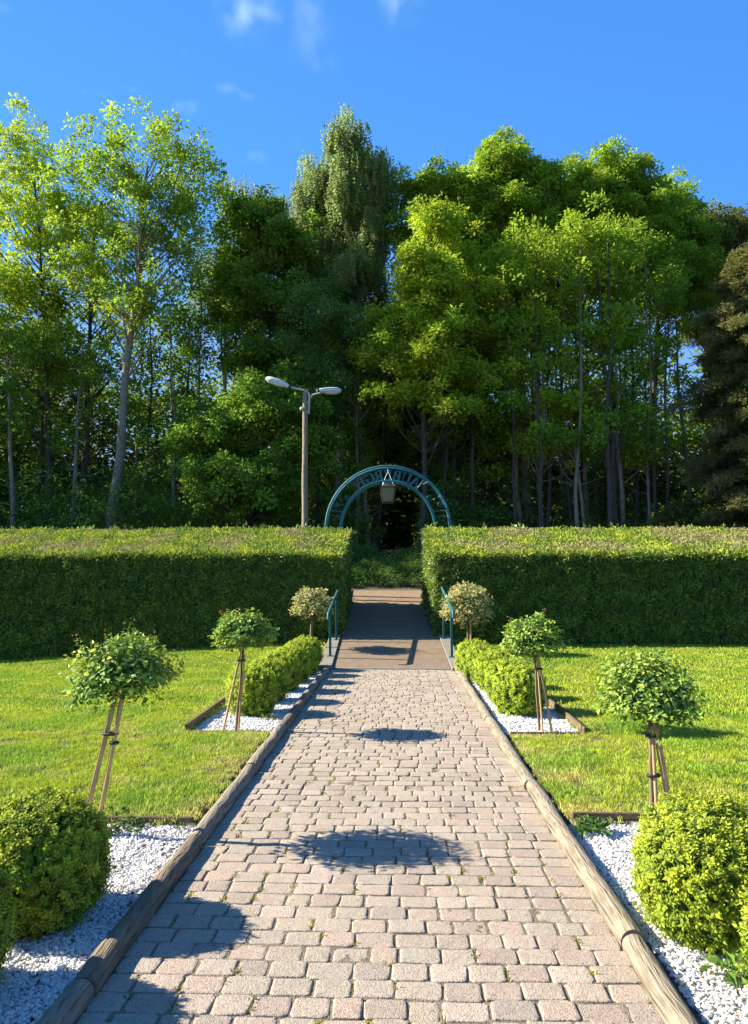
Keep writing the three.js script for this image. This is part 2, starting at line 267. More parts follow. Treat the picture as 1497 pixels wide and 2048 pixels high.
// ---------------------------------------------------------------- the paved path
{
  const path = thing('paved_path', 'straight path of pinkish grey cobble pavers', null, [0, 0, 0], 0, null, 'structure');
  const jg = new THREE.PlaneGeometry(2.36, 15, 40, 220); jg.rotateX(-Math.PI / 2); jg.translate(-0.1, -0.009, -6);
  { const p = jg.attributes.position, u = jg.attributes.uv; for (let i = 0; i < p.count; i++) { u.setXY(i, p.getX(i), p.getZ(i)); p.setY(i, -0.009 + 0.003 * n2(p.getX(i) * 9, p.getZ(i) * 9)); } jg.computeVertexNormals(); }
  part('joint_sand', jg, M.joint, path);
  function paverGeo(w, d, seed, fine = true) {
    const r = rng(seed), N = fine ? 24 : 16, cr = 0.022 + r() * 0.008, pos = [], uv = [], idx = [], ox = r() * 5, oz = r() * 5;
    const rings = fine ? [[0.015, 0.0004], [0.006, 0.0], [0.0015, -0.002], [0.0, -0.006], [-0.001, -0.05]] : [[0.012, 0.0], [0.004, 0], [0.0, -0.005], [0, -0.05]];
    pos.push(0, 0.0008, 0); uv.push(ox, oz);
    for (const [inset, y] of rings) for (let k = 0; k < N; k++) {
      const th = (k + 0.5) / N * Math.PI * 2, c = Math.cos(th), s = Math.sin(th), hw = w / 2 - inset, hd = d / 2 - inset;
      const e = fine ? 0.19 : 0.24; let x = Math.sign(c) * Math.pow(Math.abs(c), e) * hw, z = Math.sign(s) * Math.pow(Math.abs(s), e) * hd;
      const j = 0.0045 * n3(Math.cos(th) * 1.6, Math.sin(th) * 1.6, seed * 3.7); x += j * c * 1.3; z += j * s * 1.3;
      pos.push(x, y + 0.0022 * n2(x * 24 + seed * 9, z * 24), z); uv.push(x / 0.4 + ox, z / 0.4 + oz);
    }
    for (let k = 0; k < N; k++) idx.push(0, 1 + (k + 1) % N, 1 + k);
    for (let q = 0; q < rings.length - 1; q++) for (let k = 0; k < N; k++) { const a = 1 + q * N + k, b = 1 + q * N + (k + 1) % N; idx.push(a, b, a + N, b, b + N, a + N); }
    const g = new THREE.BufferGeometry(); g.setAttribute('position', new THREE.Float32BufferAttribute(pos, 3)); g.setAttribute('uv', new THREE.Float32BufferAttribute(uv, 2)); g.setIndex(idx); g.computeVertexNormals(); return g;
  }
  const WID = [0.112, 0.136, 0.15, 0.167], D = 0.129, PITCH = 0.1355;
  const near = WID.map((w, i) => [0, 1, 2, 3, 4].map((k) => paverGeo(w, D, 1 + i * 10 + k))), far = WID.map((w, i) => [0, 1, 2].map((k) => paverGeo(w, D, 200 + i * 10 + k, false)));
  const R = rng(5), rest = []; let single = 0;
  const joints = [];
  for (let row = 0; row < 92; row++) {
    const zc = -1.12 - row * PITCH, isNear = zc < -2.72 && single < 300;
    let x = -1.165 + (row % 2 ? 0.0 : 0.0) + 0.012 * n2(row * 0.7, 3), end = 0.965 + 0.012 * n2(row * 0.7, 9);
    if (zc < -13.42) break;
    const list = [], x0 = x;
    let last = 3;
    while (end - x > 0.11) {
      let k = R() < 0.14 ? 0 : R() < 0.3 ? 1 : R() < 0.62 ? 2 : 3; if (!list.length && row % 2) k = 0; if (k === 0 && last === 0) k = 3; last = k;
      const left = end - x; if (left < 0.185) { k = left > 0.162 ? 3 : left > 0.145 ? 2 : left > 0.126 ? 1 : 0; }
      list.push([x + WID[k] / 2, k]); x += WID[k] + 0.009 + R() * 0.006;
      if (end - x < 0.1) break;
    }
    const GAP = 0.0085, sum = list.reduce((q, [, k]) => q + WID[k], 0), f = (end - x0 - GAP * (list.length - 1)) / sum; { let q = x0; for (const e of list) { e[0] = q + WID[e[1]] * f / 2; q += WID[e[1]] * f + GAP; } }
    list.forEach(([cx, k], i) => {
      const px = cx, fx = f * (0.985 + R() * 0.025), wob = 0.006 * n2(px * 2.2, zc * 0.9) * 1.0, pz = zc + wob + (R() - 0.5) * 0.004 + 0.02 * (n2(px * 0.6, zc * 0.35));
      const py = 0.004 * n2(px * 1.5 + 30, zc * 1.5) + (R() - 0.5) * 0.004 - 0.004, turn = (R() < 0.5 ? Math.PI : 0) + (R() - 0.5) * 0.03, tx = (R() - 0.5) * 0.02, tz = (R() - 0.5) * 0.02;
      if (i) joints.push([px - WID[k] * f / 2 - 0.004, pz]);
      const hue = R();
      if (isNear && single < 300) {
        const m = hue < 0.08 ? M.paver[3] : hue < 0.2 ? M.paver[4] : M.paver[[0, 1, 2, 5, 0, 6, 7, 8, 1, 9][Math.floor(R() * 10)]];
        const o = part('paver', near[k][Math.floor(R() * 5)], m, path); o.position.set(px, py, pz); o.rotation.set(tx, turn, tz); o.scale.set(fx, 1, 0.98 + R() * 0.04); single++;
      } else {
        const c = hue < 0.08 ? [0.655, 0.525, 0.415] : hue < 0.2 ? [0.595, 0.525, 0.415] : ((q) => [0.625 * q, 0.53 * q, 0.415 * q])(0.84 + R() * 0.28);
        const g = far[k][Math.floor(R() * 3)].clone(); g.applyMatrix4(_m.compose(V(px, py, pz), _q.setFromEuler(new THREE.Euler(tx, turn, tz)), V(fx, 1, 0.98 + R() * 0.04)));
        const n = g.attributes.position.count, ca = new Float32Array(n * 3); for (let q = 0; q < n; q++) ca.set(c, q * 3);
        g.setAttribute('color', new THREE.BufferAttribute(ca, 3)); rest.push(g);
      }
    });
  }
  const o = part('pavers', mergeGeometries(rest), M.paverFar, path); o.userData.kind = 'stuff';
  // moss and small weeds in the joints
  const tuftG = tuft(10, 0.016, 0.006, 0.016, 77), moss = [], R2 = rng(8);
  for (const [x, z] of joints) {
    if (z > -2.4) continue;
    if (R2() < 0.42 + 0.35 * n2(x * 1.3, z * 1.1)) for (let k = 0; k < 1 + R2() * 4; k++) {
      if (z < -7 && R2() < 0.65) continue; const yel = R2(); moss.push({ p: V(x + (R2() - 0.5) * 0.014, -0.01, z + (R2() - 0.5) * 0.11), n: V((R2() - 0.5) * 0.7, 1, (R2() - 0.5) * 0.7).normalize(), spin: R2() * 6, s: 0.35 + Math.pow(R2(), 3) * 1.2, c: mix3([0.09, 0.11, 0.025], [0.22, 0.22, 0.05], yel) });
    }
  }
  tag(scatter('joint_moss', tuftG, M.grass, moss), 'moss and tiny weeds in the joints of the paved path', 'moss');
}

// small tufts, sprays and strands of leaves, the pieces that foliage is made of
function leafInto(pos, base, dir, side, len, wid, bend, curl = 0) {            // an ovate leaf of four faces folded along its midrib
  const up = V().crossVectors(side, dir).normalize();
  const P = (t, w, h) => base.clone().addScaledVector(dir, len * t).addScaledVector(side, wid * w).addScaledVector(up, len * h);
  const b = P(0, 0, 0), tip = P(1, 0, -curl), l = P(0.42, 0.5, bend), r = P(0.42, -0.5, bend), m = P(0.45, 0, 0);
  for (const t of [[b, m, l], [l, m, tip], [b, r, m], [r, tip, m]]) for (const v of t) pos.push(v.x, v.y, v.z);
}
function fromTriangles(pos) { const g = new THREE.BufferGeometry(); g.setAttribute('position', new THREE.Float32BufferAttribute(pos, 3)); g.computeVertexNormals(); return g; }
function spray(count, radius, len, wid, seed, flat = 0.5, lift = 0.5) {         // leaves set round a twig tip, facing up (+y)
  const r = rng(seed), pos = [];
  for (let i = 0; i < count; i++) {
    const a = r() * Math.PI * 2, d = Math.sqrt(r()) * radius, b = V(Math.cos(a) * d, (r() - 0.5) * radius * flat * 2, Math.sin(a) * d);
    const dir = V(Math.cos(a + (r() - 0.5) * 2), (r() - 0.35) * lift * 2, Math.sin(a + (r() - 0.5) * 2)).normalize(), side = V().crossVectors(dir, V((r() - 0.5) * 0.9, 1, (r() - 0.5) * 0.9)).normalize();
    const s = 0.7 + r() * 0.5; leafInto(pos, b, dir, side, len * s, wid * s, 0.12 + r() * 0.1, r() * 0.2);
  }
  return fromTriangles(pos);
}
function shoot(levels, height, len, wid, seed, twigR = 0) {                      // a short upright shoot with leaves in pairs
  const r = rng(seed), pos = [];
  for (let i = 0; i < levels; i++) {
    const y = height * i / levels, s = 1 - 0.35 * i / levels;
    for (let k = 0; k < 2; k++) { const a = i * 1.7 + k * Math.PI + r() * 0.5, dir = V(Math.cos(a), 0.35 + 0.75 * i / levels, Math.sin(a)).normalize(), side = V(-Math.sin(a), 0, Math.cos(a)); leafInto(pos, V(0, y, 0), dir, side, len * s * (0.8 + r() * 0.4), wid * s, -0.08, 0.1 + r() * 0.1); }
  }
  if (twigR) { const t = bar(V(0, -height * 0.5, 0), V(0, height * 0.9, 0), twigR, 3).toNonIndexed().attributes.position.array; for (const v of t) pos.push(v); }
  return fromTriangles(pos);
}
function strand(levels, length, len, wid, seed) {                                 // a hanging strand (birch)
  const r = rng(seed), pos = []; let x = 0, z = 0;
  for (let i = 0; i < levels; i++) { const y = -length * i / levels; x += (r() - 0.5) * 0.08; z += (r() - 0.5) * 0.08; for (let k = 0; k < 3; k++) { const a = r() * 6.28, dir = V(Math.cos(a) * 0.7, -0.5, Math.sin(a) * 0.7).normalize(); leafInto(pos, V(x, y, z), dir, V(-Math.sin(a), 0, Math.cos(a)), len * (0.7 + r() * 0.6), wid, 0.1, 0); } }
  return fromTriangles(pos);
}
function tuft(blades, spread, wid, height, seed) {
  const r = rng(seed), pos = [];
  for (let i = 0; i < blades; i++) {
    const x = (r() - 0.5) * 2 * spread, z = (r() - 0.5) * 2 * spread, a = r() * 6.28, h = height * (0.5 + r() * 0.8), lx = (r() - 0.5) * h * 1.3, lz = (r() - 0.5) * h * 1.3, wx = Math.cos(a) * wid / 2, wz = Math.sin(a) * wid / 2;
    const p0 = [x - wx, 0, z - wz], p1 = [x + wx, 0, z + wz], m0 = [x + lx * 0.35 - wx * 0.8, h * 0.6, z + lz * 0.35 - wz * 0.8], m1 = [x + lx * 0.35 + wx * 0.8, h * 0.6, z + lz * 0.35 + wz * 0.8], t = [x + lx, h, z + lz];
    pos.push(...p0, ...p1, ...m1, ...p0, ...m1, ...m0, ...m0, ...m1, ...t);
  }
  return fromTriangles(pos);
}
const randDir = (r) => { const y = r() * 2 - 1, a = r() * 6.2832, s = Math.sqrt(1 - y * y); return V(Math.cos(a) * s, y, Math.sin(a) * s); };

// ---------------------------------------------------------------- the ramp with its kerbs
{
  const ramp = thing('ramp', 'brown exposed aggregate ramp climbing through the gap in the hedge', null, [0, 0, 0], 0, null, 'structure');
  const joints = [-13.5, -13.62, -14.75, -15.9, -17.1, -18.3, -19.5, -20.58, -21.3, -22.4];
  const strip = (x0, x1, za, zb, lift, thick, uvS = 1.25) => {
    const n = 4, pos = [], uv = [], idx = [];
    for (let i = 0; i <= n; i++) { const z = lerp(za, zb, i / n), c = rampX(z), y = along(RAMP, z) + lift; for (const [x, dy] of [[x0, -thick], [x0, -0.006], [x0 + 0.006, 0], [x1 - 0.006, 0], [x1, -0.006], [x1, -thick]]) { pos.push(c + x, y + dy, z); uv.push((c + x + dy) * uvS, z * uvS); } }
    for (let i = 0; i < n; i++) for (let k = 0; k < 5; k++) { const q = i * 6 + k; idx.push(q, q + 1, q + 6, q + 1, q + 7, q + 6); }
    for (const [q, f] of [[0, 1], [n * 6, 0]]) for (let k = 1; k < 5; k++) f ? idx.push(q, q + k + 1, q + k) : idx.push(q, q + k, q + k + 1);
    const g = new THREE.BufferGeometry(); g.setAttribute('position', new THREE.Float32BufferAttribute(pos, 3)); g.setAttribute('uv', new THREE.Float32BufferAttribute(uv, 2)); g.setIndex(idx); const f = g.toNonIndexed(); f.computeVertexNormals(); return f;
  };
  for (let i = 0; i < joints.length - 1; i++) part(i ? 'slab' : 'edge_strip', strip(-1.03, 1.03, joints[i] - 0.006, joints[i + 1] + 0.006, 0.0, 0.1), i === 0 ? M.concrete : joints[i] < -20.5 ? M.slabTop : M.slab, ramp);
  part('edge_strip', strip(-1.03, 1.03, -20.5, -20.56, 0.02, 0.1), M.concrete, ramp);
  for (const [x0, x1] of [[-1.27, -1.036], [1.036, 1.25]]) for (const [a, b] of [[-13.3, -15.3], [-15.31, -17.4], [-17.41, -19.6], [-19.61, -22.4]]) part('kerb', strip(x0, x1, a, b, 0.035, 0.2, 1), M.concrete, ramp);
  const road = new THREE.BoxGeometry(60, 0.12, 1.75, 60, 1, 3); road.translate(0, 1.135, -23.3);
  { const p = road.attributes.position; for (let i = 0; i < p.count; i++) if (p.getY(i) > 1.1) p.setY(i, p.getY(i) + 0.012 * n2(p.getX(i), p.getZ(i) * 2)); road.computeVertexNormals(); }
  structure('track', road, std({ color: new THREE.Color().setRGB(0.16, 0.15, 0.09), map: rep(soilMap, 40, 2), bumpMap: rep(soilBump, 40, 2), bumpScale: 0.02 }), 'narrow earth track running behind the hedge');
  // joint filling under the slabs
  const dg = box(0.5, 0.06, 0.14, -1.0, -0.004, -2.80, 0, -0.05, 0, 0.004);
  const drain = thing('drain_channel', 'grey metal drain channel across the near end of the path', 'drain channel', [0, 0, 0]);
  part('channel_edge', box(1.9, 0.06, 0.03, -0.15, -0.018, -2.795, 0, -0.055, 0), M.metal, drain); part('grate', box(1.9, 0.05, 0.12, -0.15, -0.02, -2.71, 0, -0.055, 0), M.metal, drain);
}

// ---------------------------------------------------------------- log edging and bed boards
{
  const ord = ['nearest the camera', 'second from the camera', 'third from the camera', 'fourth from the camera', 'fifth from the camera', 'sixth from the camera', 'farthest, touching the ramp'];
  const line = (x, cuts, side, seed, mat) => cuts.slice(0, -1).forEach((a, i) => {
    const b = cuts[i + 1], n = 12, pts = [], rad = [], R = rng(seed + i), r0 = 0.054 + R() * 0.005, ox = (R() - 0.5) * 0.014, oy = (R() - 0.5) * 0.012;
    for (let k = 0; k <= n; k++) { const t = k / n; pts.push(V(x + ox + 0.008 * n2(a + t * 2, seed), 0.014 + oy, lerp(a - 0.006, b + 0.006, t))); rad.push(r0 * (1 - 0.05 * t) * (k === 0 || k === n ? 0.95 : 1)); }
    const o = part('edging_log', tube(pts, rad, 18, 0.05, seed + i), mat[i % mat.length]);
    tag(o, `weathered round log edging the ${side} side of the path, ${i === cuts.length - 2 ? ord[6] : ord[i]}`, 'edging log', 'log edging along the path');
  });
  line(-1.22, [-1.0, -3.05, -4.7, -6.45, -8.2, -9.9, -11.6, -13.28], 'left', 30, [M.log, M.logDark, M.log]);
  line(1.012, [-0.9, -3.5, -6.0, -8.7, -11.6, -13.28], 'right', 60, [M.log]);
  const board = (x0, z0, x1, z1, y, h, label, lit) => { const l = Math.hypot(x1 - x0, z1 - z0), g = box(0.028, h, l, 0, 0, 0); const o = part('bed_board', g, M.board); o.position.set((x0 + x1) / 2, y, (z0 + z1) / 2); o.rotation.y = Math.atan2(x1 - x0, z1 - z0); tag(o, label, 'bed board', 'boards round the gravel beds'); return o; };
  board(-2.13, -5.07, -1.33, -5.07, 0.0, 0.1, 'dark board at the end of the near left gravel bed, half overgrown by grass');
  board(1.13, -5.18, 2.03, -5.18, 0.01, 0.12, 'dark board closing the near right gravel bed behind the white stones');
  board(-2.17, -7.95, -2.17, -13.4, 0.02, 0.14, 'dark board along the lawn side of the left gravel bed by the small tree');
  board(1.89, -7.98, 1.89, -13.3, 0.015, 0.12, 'weathered board along the lawn side of the right gravel bed');
  board(-2.15, -7.915, -1.33, -7.915, -0.01, 0.09, 'thin board at the front of the far left gravel bed');
  board(1.13, -7.955, 1.87, -7.955, -0.012, 0.09, 'thin board at the front of the far right gravel bed');
}

// ---------------------------------------------------------------- white gravel
{
  const ico = new THREE.IcosahedronGeometry(1, 1); { const p = ico.attributes.position; for (let i = 0; i < p.count; i++) { const v = V().fromBufferAttribute(p, i), k = 1 + 0.22 * n3(v.x * 1.2, v.y * 1.2, v.z * 1.2 + 5); p.setXYZ(i, v.x * k, v.y * k, v.z * k); } ico.computeVertexNormals(); }
  const names = ['white gravel bed left of the path in front, under box balls', 'white gravel strip on the left under the far row of box balls', 'white gravel bed right of the path in front, under box balls', 'white gravel strip on the right under the far row of box balls'];
  BEDS.forEach((b, i) => {
    const R = rng(300 + i), near = b.z1 > -2, z1 = near ? -1.6 : b.z1, area = (b.x1 - b.x0) * (z1 - b.z0), list = [], size = near ? 0.0068 : 0.0095, n = Math.round(area * (near ? 15500 : 6800));
    for (let k = 0; k < n; k++) {
      const x = lerp(b.x0, b.x1, R()), z = lerp(b.z0, z1, R()), dirt = R(), low = R() * R();
      const w = 0.56 + R() * 0.16, c = dirt < 0.014 ? [0.3, 0.17, 0.11] : dirt < 0.03 ? [0.12, 0.09, 0.06] : dirt < 0.09 ? [0.36, 0.35, 0.32] : [w, w * 0.975, w * 0.925], s = size * (0.65 + R() * 0.75);
      list.push({ p: V(x, -0.014 + 0.022 * low + 0.012 * n2(x * 3, z * 3), z), q: new THREE.Quaternion().setFromEuler(new THREE.Euler((R() - 0.5) * 1.2, R() * 6.28, (R() - 0.5) * 1.2)), s: [s * 1.25, s * 0.7, s * 0.9], c });
    }
    tag(scatter('white_gravel', ico, M.pebble, list), names[i], 'gravel', 'white gravel beds');
  });
}

// ---------------------------------------------------------------- lawn
{
  const hedgeFront = -16.5, makers = [['left', (z) => -0.66 * -z - 2.2, () => -1.31], ['right', () => 1.11, (z) => 0.6 * -z + 2.2]];
  const tNear = tuft(30, 0.058, 0.0052, 0.026, 401), tFar = tuft(22, 0.09, 0.011, 0.03, 402);
  for (const [side, lo, hi] of makers) {
    const R = rng(side === 'left' ? 410 : 420), list = [[], []];
    for (const [za, zb, per, far] of [[-2.6, -5, 330, 0], [-5, -9, 360, 0], [-9, -16.9, 190, 1]]) {
      const w = hi(zb) - lo(zb), n = Math.round(w * (za - zb) * per);
      for (let k = 0; k < n; k++) {
        const z = lerp(za, zb, R()), x = lerp(lo(zb), hi(zb), R());
        if (x < lo(z) || x > hi(z) || inBed(x, z, 0.012) || (z < -13.3 && Math.abs(x - rampX(z)) < 1.32)) continue;
        const edge = Math.min(Math.abs(x + 1.3), Math.abs(x - 1.1)), bedDry = BEDS.some((b) => x > b.x0 - 0.25 && x < b.x1 + 0.25 && z > b.z0 - 0.22 && z < b.z1 + 0.2) ? 0.35 : 0;
        const f = fbm2(x * 0.9 + 3, z * 0.9, 4), g = n2(x * 4, z * 4), dry = clamp(smooth(0.15, 0.6, f) * 0.6 + smooth(0.6, 0.05, edge) * (0.55 + 0.6 * n2(x * 2, z * 1.6)) + bedDry + 0.12 * g + (R() - 0.5) * 0.35);
        if (dry > 0.8 && R() < 0.35) continue;
        const lush = smooth(0.05, 0.45, n2(x * 0.8 + 50, z * 0.8 - 9)), clover = smooth(0.55, 0.7, n2(x * 2.3 + 70, z * 2.3)) * (R() < 0.6 ? 1 : 0), c = mix3(mix3(mix3([0.205, 0.255, 0.02], [0.14, 0.22, 0.018], lush), [0.075, 0.15, 0.02], clover), [0.34, 0.285, 0.10], dry * 0.75), v = 0.8 + R() * 0.45;
        list[far].push({ p: V(x, groundY(x, z) - 0.004, z), n: V((R() - 0.5) * 0.35, 1, (R() - 0.5) * 0.35).normalize(), spin: R() * 6.28, s: (0.75 + R() * 0.5) * (1 + 0.25 * lush), c: c.map((q) => q * v) });
      }
    }
    const lawn = thing('lawn_grass', `short mown grass of the lawn on the ${side} side of the path`, 'grass', [0, 0, 0], 0, null, 'stuff');
    scatter('turf', tNear, M.grass, list[0], lawn); scatter('turf', tFar, M.grass, list[1], lawn);
  }
}

// ---------------------------------------------------------------- box balls
{
  const G = [shoot(5, 0.032, 0.021, 0.0125, 501, 0.0008), shoot(6, 0.04, 0.019, 0.0115, 502, 0.0008)];
  const Gm = shoot(5, 0.045, 0.027, 0.016, 503, 0.001);
  function ball(rx, ry, rz, seed, n, fine, flat = 0) {
    const o = new THREE.Group(), R = rng(seed);
    const radius = (d) => 1 + 0.055 * n3(d.x * 2.2 + seed, d.y * 2.2, d.z * 2.2) + 0.035 * n3(d.x * 6 + seed, d.y * 6, d.z * 6);
    const sq = (d) => Math.pow(Math.pow(Math.abs(d.x), 2.6) + Math.pow(Math.abs(d.y), 2.6) + Math.pow(Math.abs(d.z), 2.6), -1 / 2.6);
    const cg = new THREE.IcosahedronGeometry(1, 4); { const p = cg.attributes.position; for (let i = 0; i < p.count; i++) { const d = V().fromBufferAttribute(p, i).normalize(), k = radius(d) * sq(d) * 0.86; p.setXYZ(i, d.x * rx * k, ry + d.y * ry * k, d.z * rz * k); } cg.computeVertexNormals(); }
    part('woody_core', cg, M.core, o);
    const lists = fine ? [[], []] : [[]];
    for (let i = 0; i < n; i++) {
      const d = randDir(R); if (d.y < -0.93) continue;
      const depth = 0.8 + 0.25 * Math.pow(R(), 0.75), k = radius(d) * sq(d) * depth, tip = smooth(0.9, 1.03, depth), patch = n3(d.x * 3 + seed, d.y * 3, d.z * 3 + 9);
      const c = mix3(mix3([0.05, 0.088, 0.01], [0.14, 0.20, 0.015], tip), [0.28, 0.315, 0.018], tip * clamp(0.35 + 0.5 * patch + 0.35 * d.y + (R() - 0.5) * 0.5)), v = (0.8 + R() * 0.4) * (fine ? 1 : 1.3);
      const nn = V(d.x / rx, d.y / ry, d.z / rz).normalize().add(V((R() - 0.5) * 0.9, 0.45 + (R() - 0.5) * 0.6, (R() - 0.5) * 0.9)).normalize();
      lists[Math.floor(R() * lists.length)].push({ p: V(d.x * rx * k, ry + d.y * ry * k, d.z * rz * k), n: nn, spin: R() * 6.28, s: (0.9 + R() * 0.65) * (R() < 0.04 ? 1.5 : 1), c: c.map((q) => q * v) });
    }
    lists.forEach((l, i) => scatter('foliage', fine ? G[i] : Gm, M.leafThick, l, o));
    return o;
  }
  function put(o, x, y, z, turn, label) { o.name = numbered('box_ball'); o.position.set(x, y, z); o.rotation.y = turn; scene.add(o); return tag(o, label, 'box shrub', 'clipped box balls in the gravel beds'); }
  put(ball(0.265, 0.262, 0.27, 1, 7400, true), -1.715, -0.02, -3.72, 0, 'large clipped box ball in front on the left, whole in view beside the log');
  put(ball(0.262, 0.26, 0.26, 2, 6800, true), -1.80, -0.02, -2.96, 0, 'box ball cut off by the left edge at the bottom');
  put(ball(0.285, 0.275, 0.285, 3, 7800, true), 1.43, -0.02, -3.66, 0, 'large yellow green box ball in front on the right, by the dark board');
  put(ball(0.28, 0.27, 0.28, 4, 7000, true), 1.60, -0.02, -2.9, 0, 'box ball cut off by the right edge at the bottom');
  const a = ball(0.24, 0.258, 0.245, 5, 2500, false), b = ball(0.228, 0.25, 0.228, 6, 2300, false), nth = ['nearest', 'second', 'third', 'fourth', 'fifth', 'farthest'];
  const dup = (o) => { const c = o.clone(); c.children.forEach((k) => { k.name = numbered(k.name.replace(/_\d+$/, '')); }); return c; };
  [[-1.72, -9.12, 0.4, a], [-1.70, -10.0, 1.7, b], [-1.66, -10.9, 2.9, dup(a)], [-1.63, -11.8, 4.1, dup(b)], [-1.61, -12.6, 5.2, dup(a)], [-1.60, -13.3, 0.9, dup(b)]].forEach(([x, z, t, o], i) => put(o, x, -0.02 + (i === 5 ? 0.03 : 0), z, t, `clipped box ball in the far row left of the path, ${nth[i]} of that row`));
  [[1.42, -9.2, 2.2, dup(a)], [1.41, -10.15, 3.3, dup(b)], [1.38, -11.05, 0.2, dup(a)], [1.30, -12.05, 1.1, dup(b)], [1.25, -12.85, 4.4, dup(a)]].forEach(([x, z, t, o], i) => put(o, x, -0.02, z, t, `clipped box ball in the far row right of the path, ${i === 4 ? 'farthest' : nth[i]} of that row`));
}

// ---------------------------------------------------------------- small standard trees
{
  const rose = spray(5, 0.036, 0.048, 0.032, 601, 0.6, 0.8), roseMid = spray(8, 0.05, 0.048, 0.03, 602, 0.5, 0.7), vari = spray(9, 0.05, 0.042, 0.024, 603, 0.6, 0.8);
  function standard(o, { base, top, stemR, rx, ry, n, geo, mat, colour, shoots = 0, seed, skew = 0, stems = 1 }) {
    const R = rng(seed), dir = top.clone().sub(base), pts = [], rad = [];
    for (let i = 0; i <= 8; i++) { const t = i / 8; pts.push(base.clone().addScaledVector(dir, t).add(V(0.006 * n2(t * 3, seed), 0, 0.006 * n2(t * 3, seed + 5)))); rad.push(stemR * (1.15 - 0.3 * t)); }
    part('trunk', tube(pts, rad, 8, 0.12, seed), M.stem, o);
    const c = top.clone().add(V(0, ry * 0.55, 0)), twigs = [];
    const lump = (d) => 1 + 0.22 * n3(d.x * 1.7 + seed * 3, d.y * 1.7, d.z * 1.7) + 0.12 * n3(d.x * 4 + seed, d.y * 4, d.z * 4);
    for (let i = 0; i < 16; i++) { const d = randDir(R); d.y = Math.abs(d.y) * 0.7 - 0.1; d.normalize(); const e = c.clone().add(V(d.x * rx * 0.85, d.y * ry * 0.85 + skew * d.x, d.z * rx * 0.85)), mid = top.clone().lerp(e, 0.5).add(V(0, 0.03, 0)); twigs.push(tube([top.clone(), mid, e], [stemR * 0.45, stemR * 0.3, stemR * 0.15], 4, 0, 1, false)); }
    part('branches', merged(twigs), M.stem, o);
    const list = [];
    for (let i = 0; i < n; i++) {
      const d = randDir(R); if (d.y < -0.35) d.y *= 0.35; d.normalize();
      const depth = 0.18 + 0.85 * Math.pow(R(), 0.75), k = lump(d) * depth, p = c.clone().add(V(d.x * rx * k, d.y * ry * k + skew * d.x * k, d.z * rx * k));
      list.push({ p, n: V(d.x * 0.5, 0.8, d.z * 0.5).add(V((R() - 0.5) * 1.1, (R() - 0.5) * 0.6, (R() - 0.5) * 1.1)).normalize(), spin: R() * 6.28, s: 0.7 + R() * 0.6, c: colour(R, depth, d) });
    }
    for (let i = 0; i < shoots; i++) { const d = randDir(R); d.y = Math.abs(d.y) * 0.8 + 0.35; d.normalize(); const s = c.clone().add(V(d.x * rx * 0.85, d.y * ry * 0.85, d.z * rx * 0.85)), l = 0.05 + R() * 0.09; for (let k = 0; k < 5; k++) list.push({ p: s.clone().addScaledVector(V(d.x * 0.6, 1, d.z * 0.6).normalize(), l * k / 4 + 0.02), n: V((R() - 0.5), 0.8, (R() - 0.5)).normalize(), spin: R() * 6, s: 0.55 - 0.05 * k, c: k > 3 ? [0.26, 0.16, 0.04] : colour(R, 1, d) }); }
    scatter('crown', geo, mat, list, o);
  }
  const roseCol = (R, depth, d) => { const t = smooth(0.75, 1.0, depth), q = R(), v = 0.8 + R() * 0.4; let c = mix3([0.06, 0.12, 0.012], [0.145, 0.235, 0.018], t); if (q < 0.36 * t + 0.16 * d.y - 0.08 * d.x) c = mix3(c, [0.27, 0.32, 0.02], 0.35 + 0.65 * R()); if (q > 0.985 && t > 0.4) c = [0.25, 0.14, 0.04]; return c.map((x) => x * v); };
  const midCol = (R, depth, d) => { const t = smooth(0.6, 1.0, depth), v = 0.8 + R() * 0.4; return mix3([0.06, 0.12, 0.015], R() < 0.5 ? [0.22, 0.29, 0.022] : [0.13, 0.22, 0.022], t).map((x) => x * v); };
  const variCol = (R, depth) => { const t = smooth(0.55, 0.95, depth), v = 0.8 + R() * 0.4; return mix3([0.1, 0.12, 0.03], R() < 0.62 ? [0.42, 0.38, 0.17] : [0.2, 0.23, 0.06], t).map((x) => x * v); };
  function stake(o, a, b, r, square) { const g = square ? (() => { const l = a.distanceTo(b), q = box(r * 2, l, r * 2, 0, 0, 0, 0, 0.3, 0, 0.003), d = b.clone().sub(a).normalize(); q.applyQuaternion(new THREE.Quaternion().setFromUnitVectors(UPV, d)); const m = a.clone().add(b).multiplyScalar(0.5); q.translate(m.x, m.y, m.z); const u = q.attributes.uv; for (let i = 0; i < u.count; i++) u.setXY(i, u.getX(i) * 0.2, u.getY(i)); return q; })() : tube([a, a.clone().lerp(b, 0.5), b], [r, r, r * 0.95], 8, 0.06, 3); part('stake', g, M.stake, o); }
  function tie(o, p, r) { const g = new THREE.TorusGeometry(r, 0.006, 5, 14); g.rotateX(Math.PI / 2); g.scale(1.5, 1.6, 1); g.translate(p.x, p.y, p.z); part('tie', g, M.tie, o); }

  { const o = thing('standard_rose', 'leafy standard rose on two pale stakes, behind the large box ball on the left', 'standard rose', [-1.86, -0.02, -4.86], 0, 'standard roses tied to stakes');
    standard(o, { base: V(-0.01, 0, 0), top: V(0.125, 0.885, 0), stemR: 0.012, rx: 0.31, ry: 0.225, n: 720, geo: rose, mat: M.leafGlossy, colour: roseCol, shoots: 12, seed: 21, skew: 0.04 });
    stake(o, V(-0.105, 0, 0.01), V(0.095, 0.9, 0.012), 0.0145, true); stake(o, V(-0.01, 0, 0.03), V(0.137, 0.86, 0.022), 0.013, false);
    tie(o, V(0.062, 0.64, 0.016), 0.03); tie(o, V(0.09, 0.585, 0.02), 0.017); }
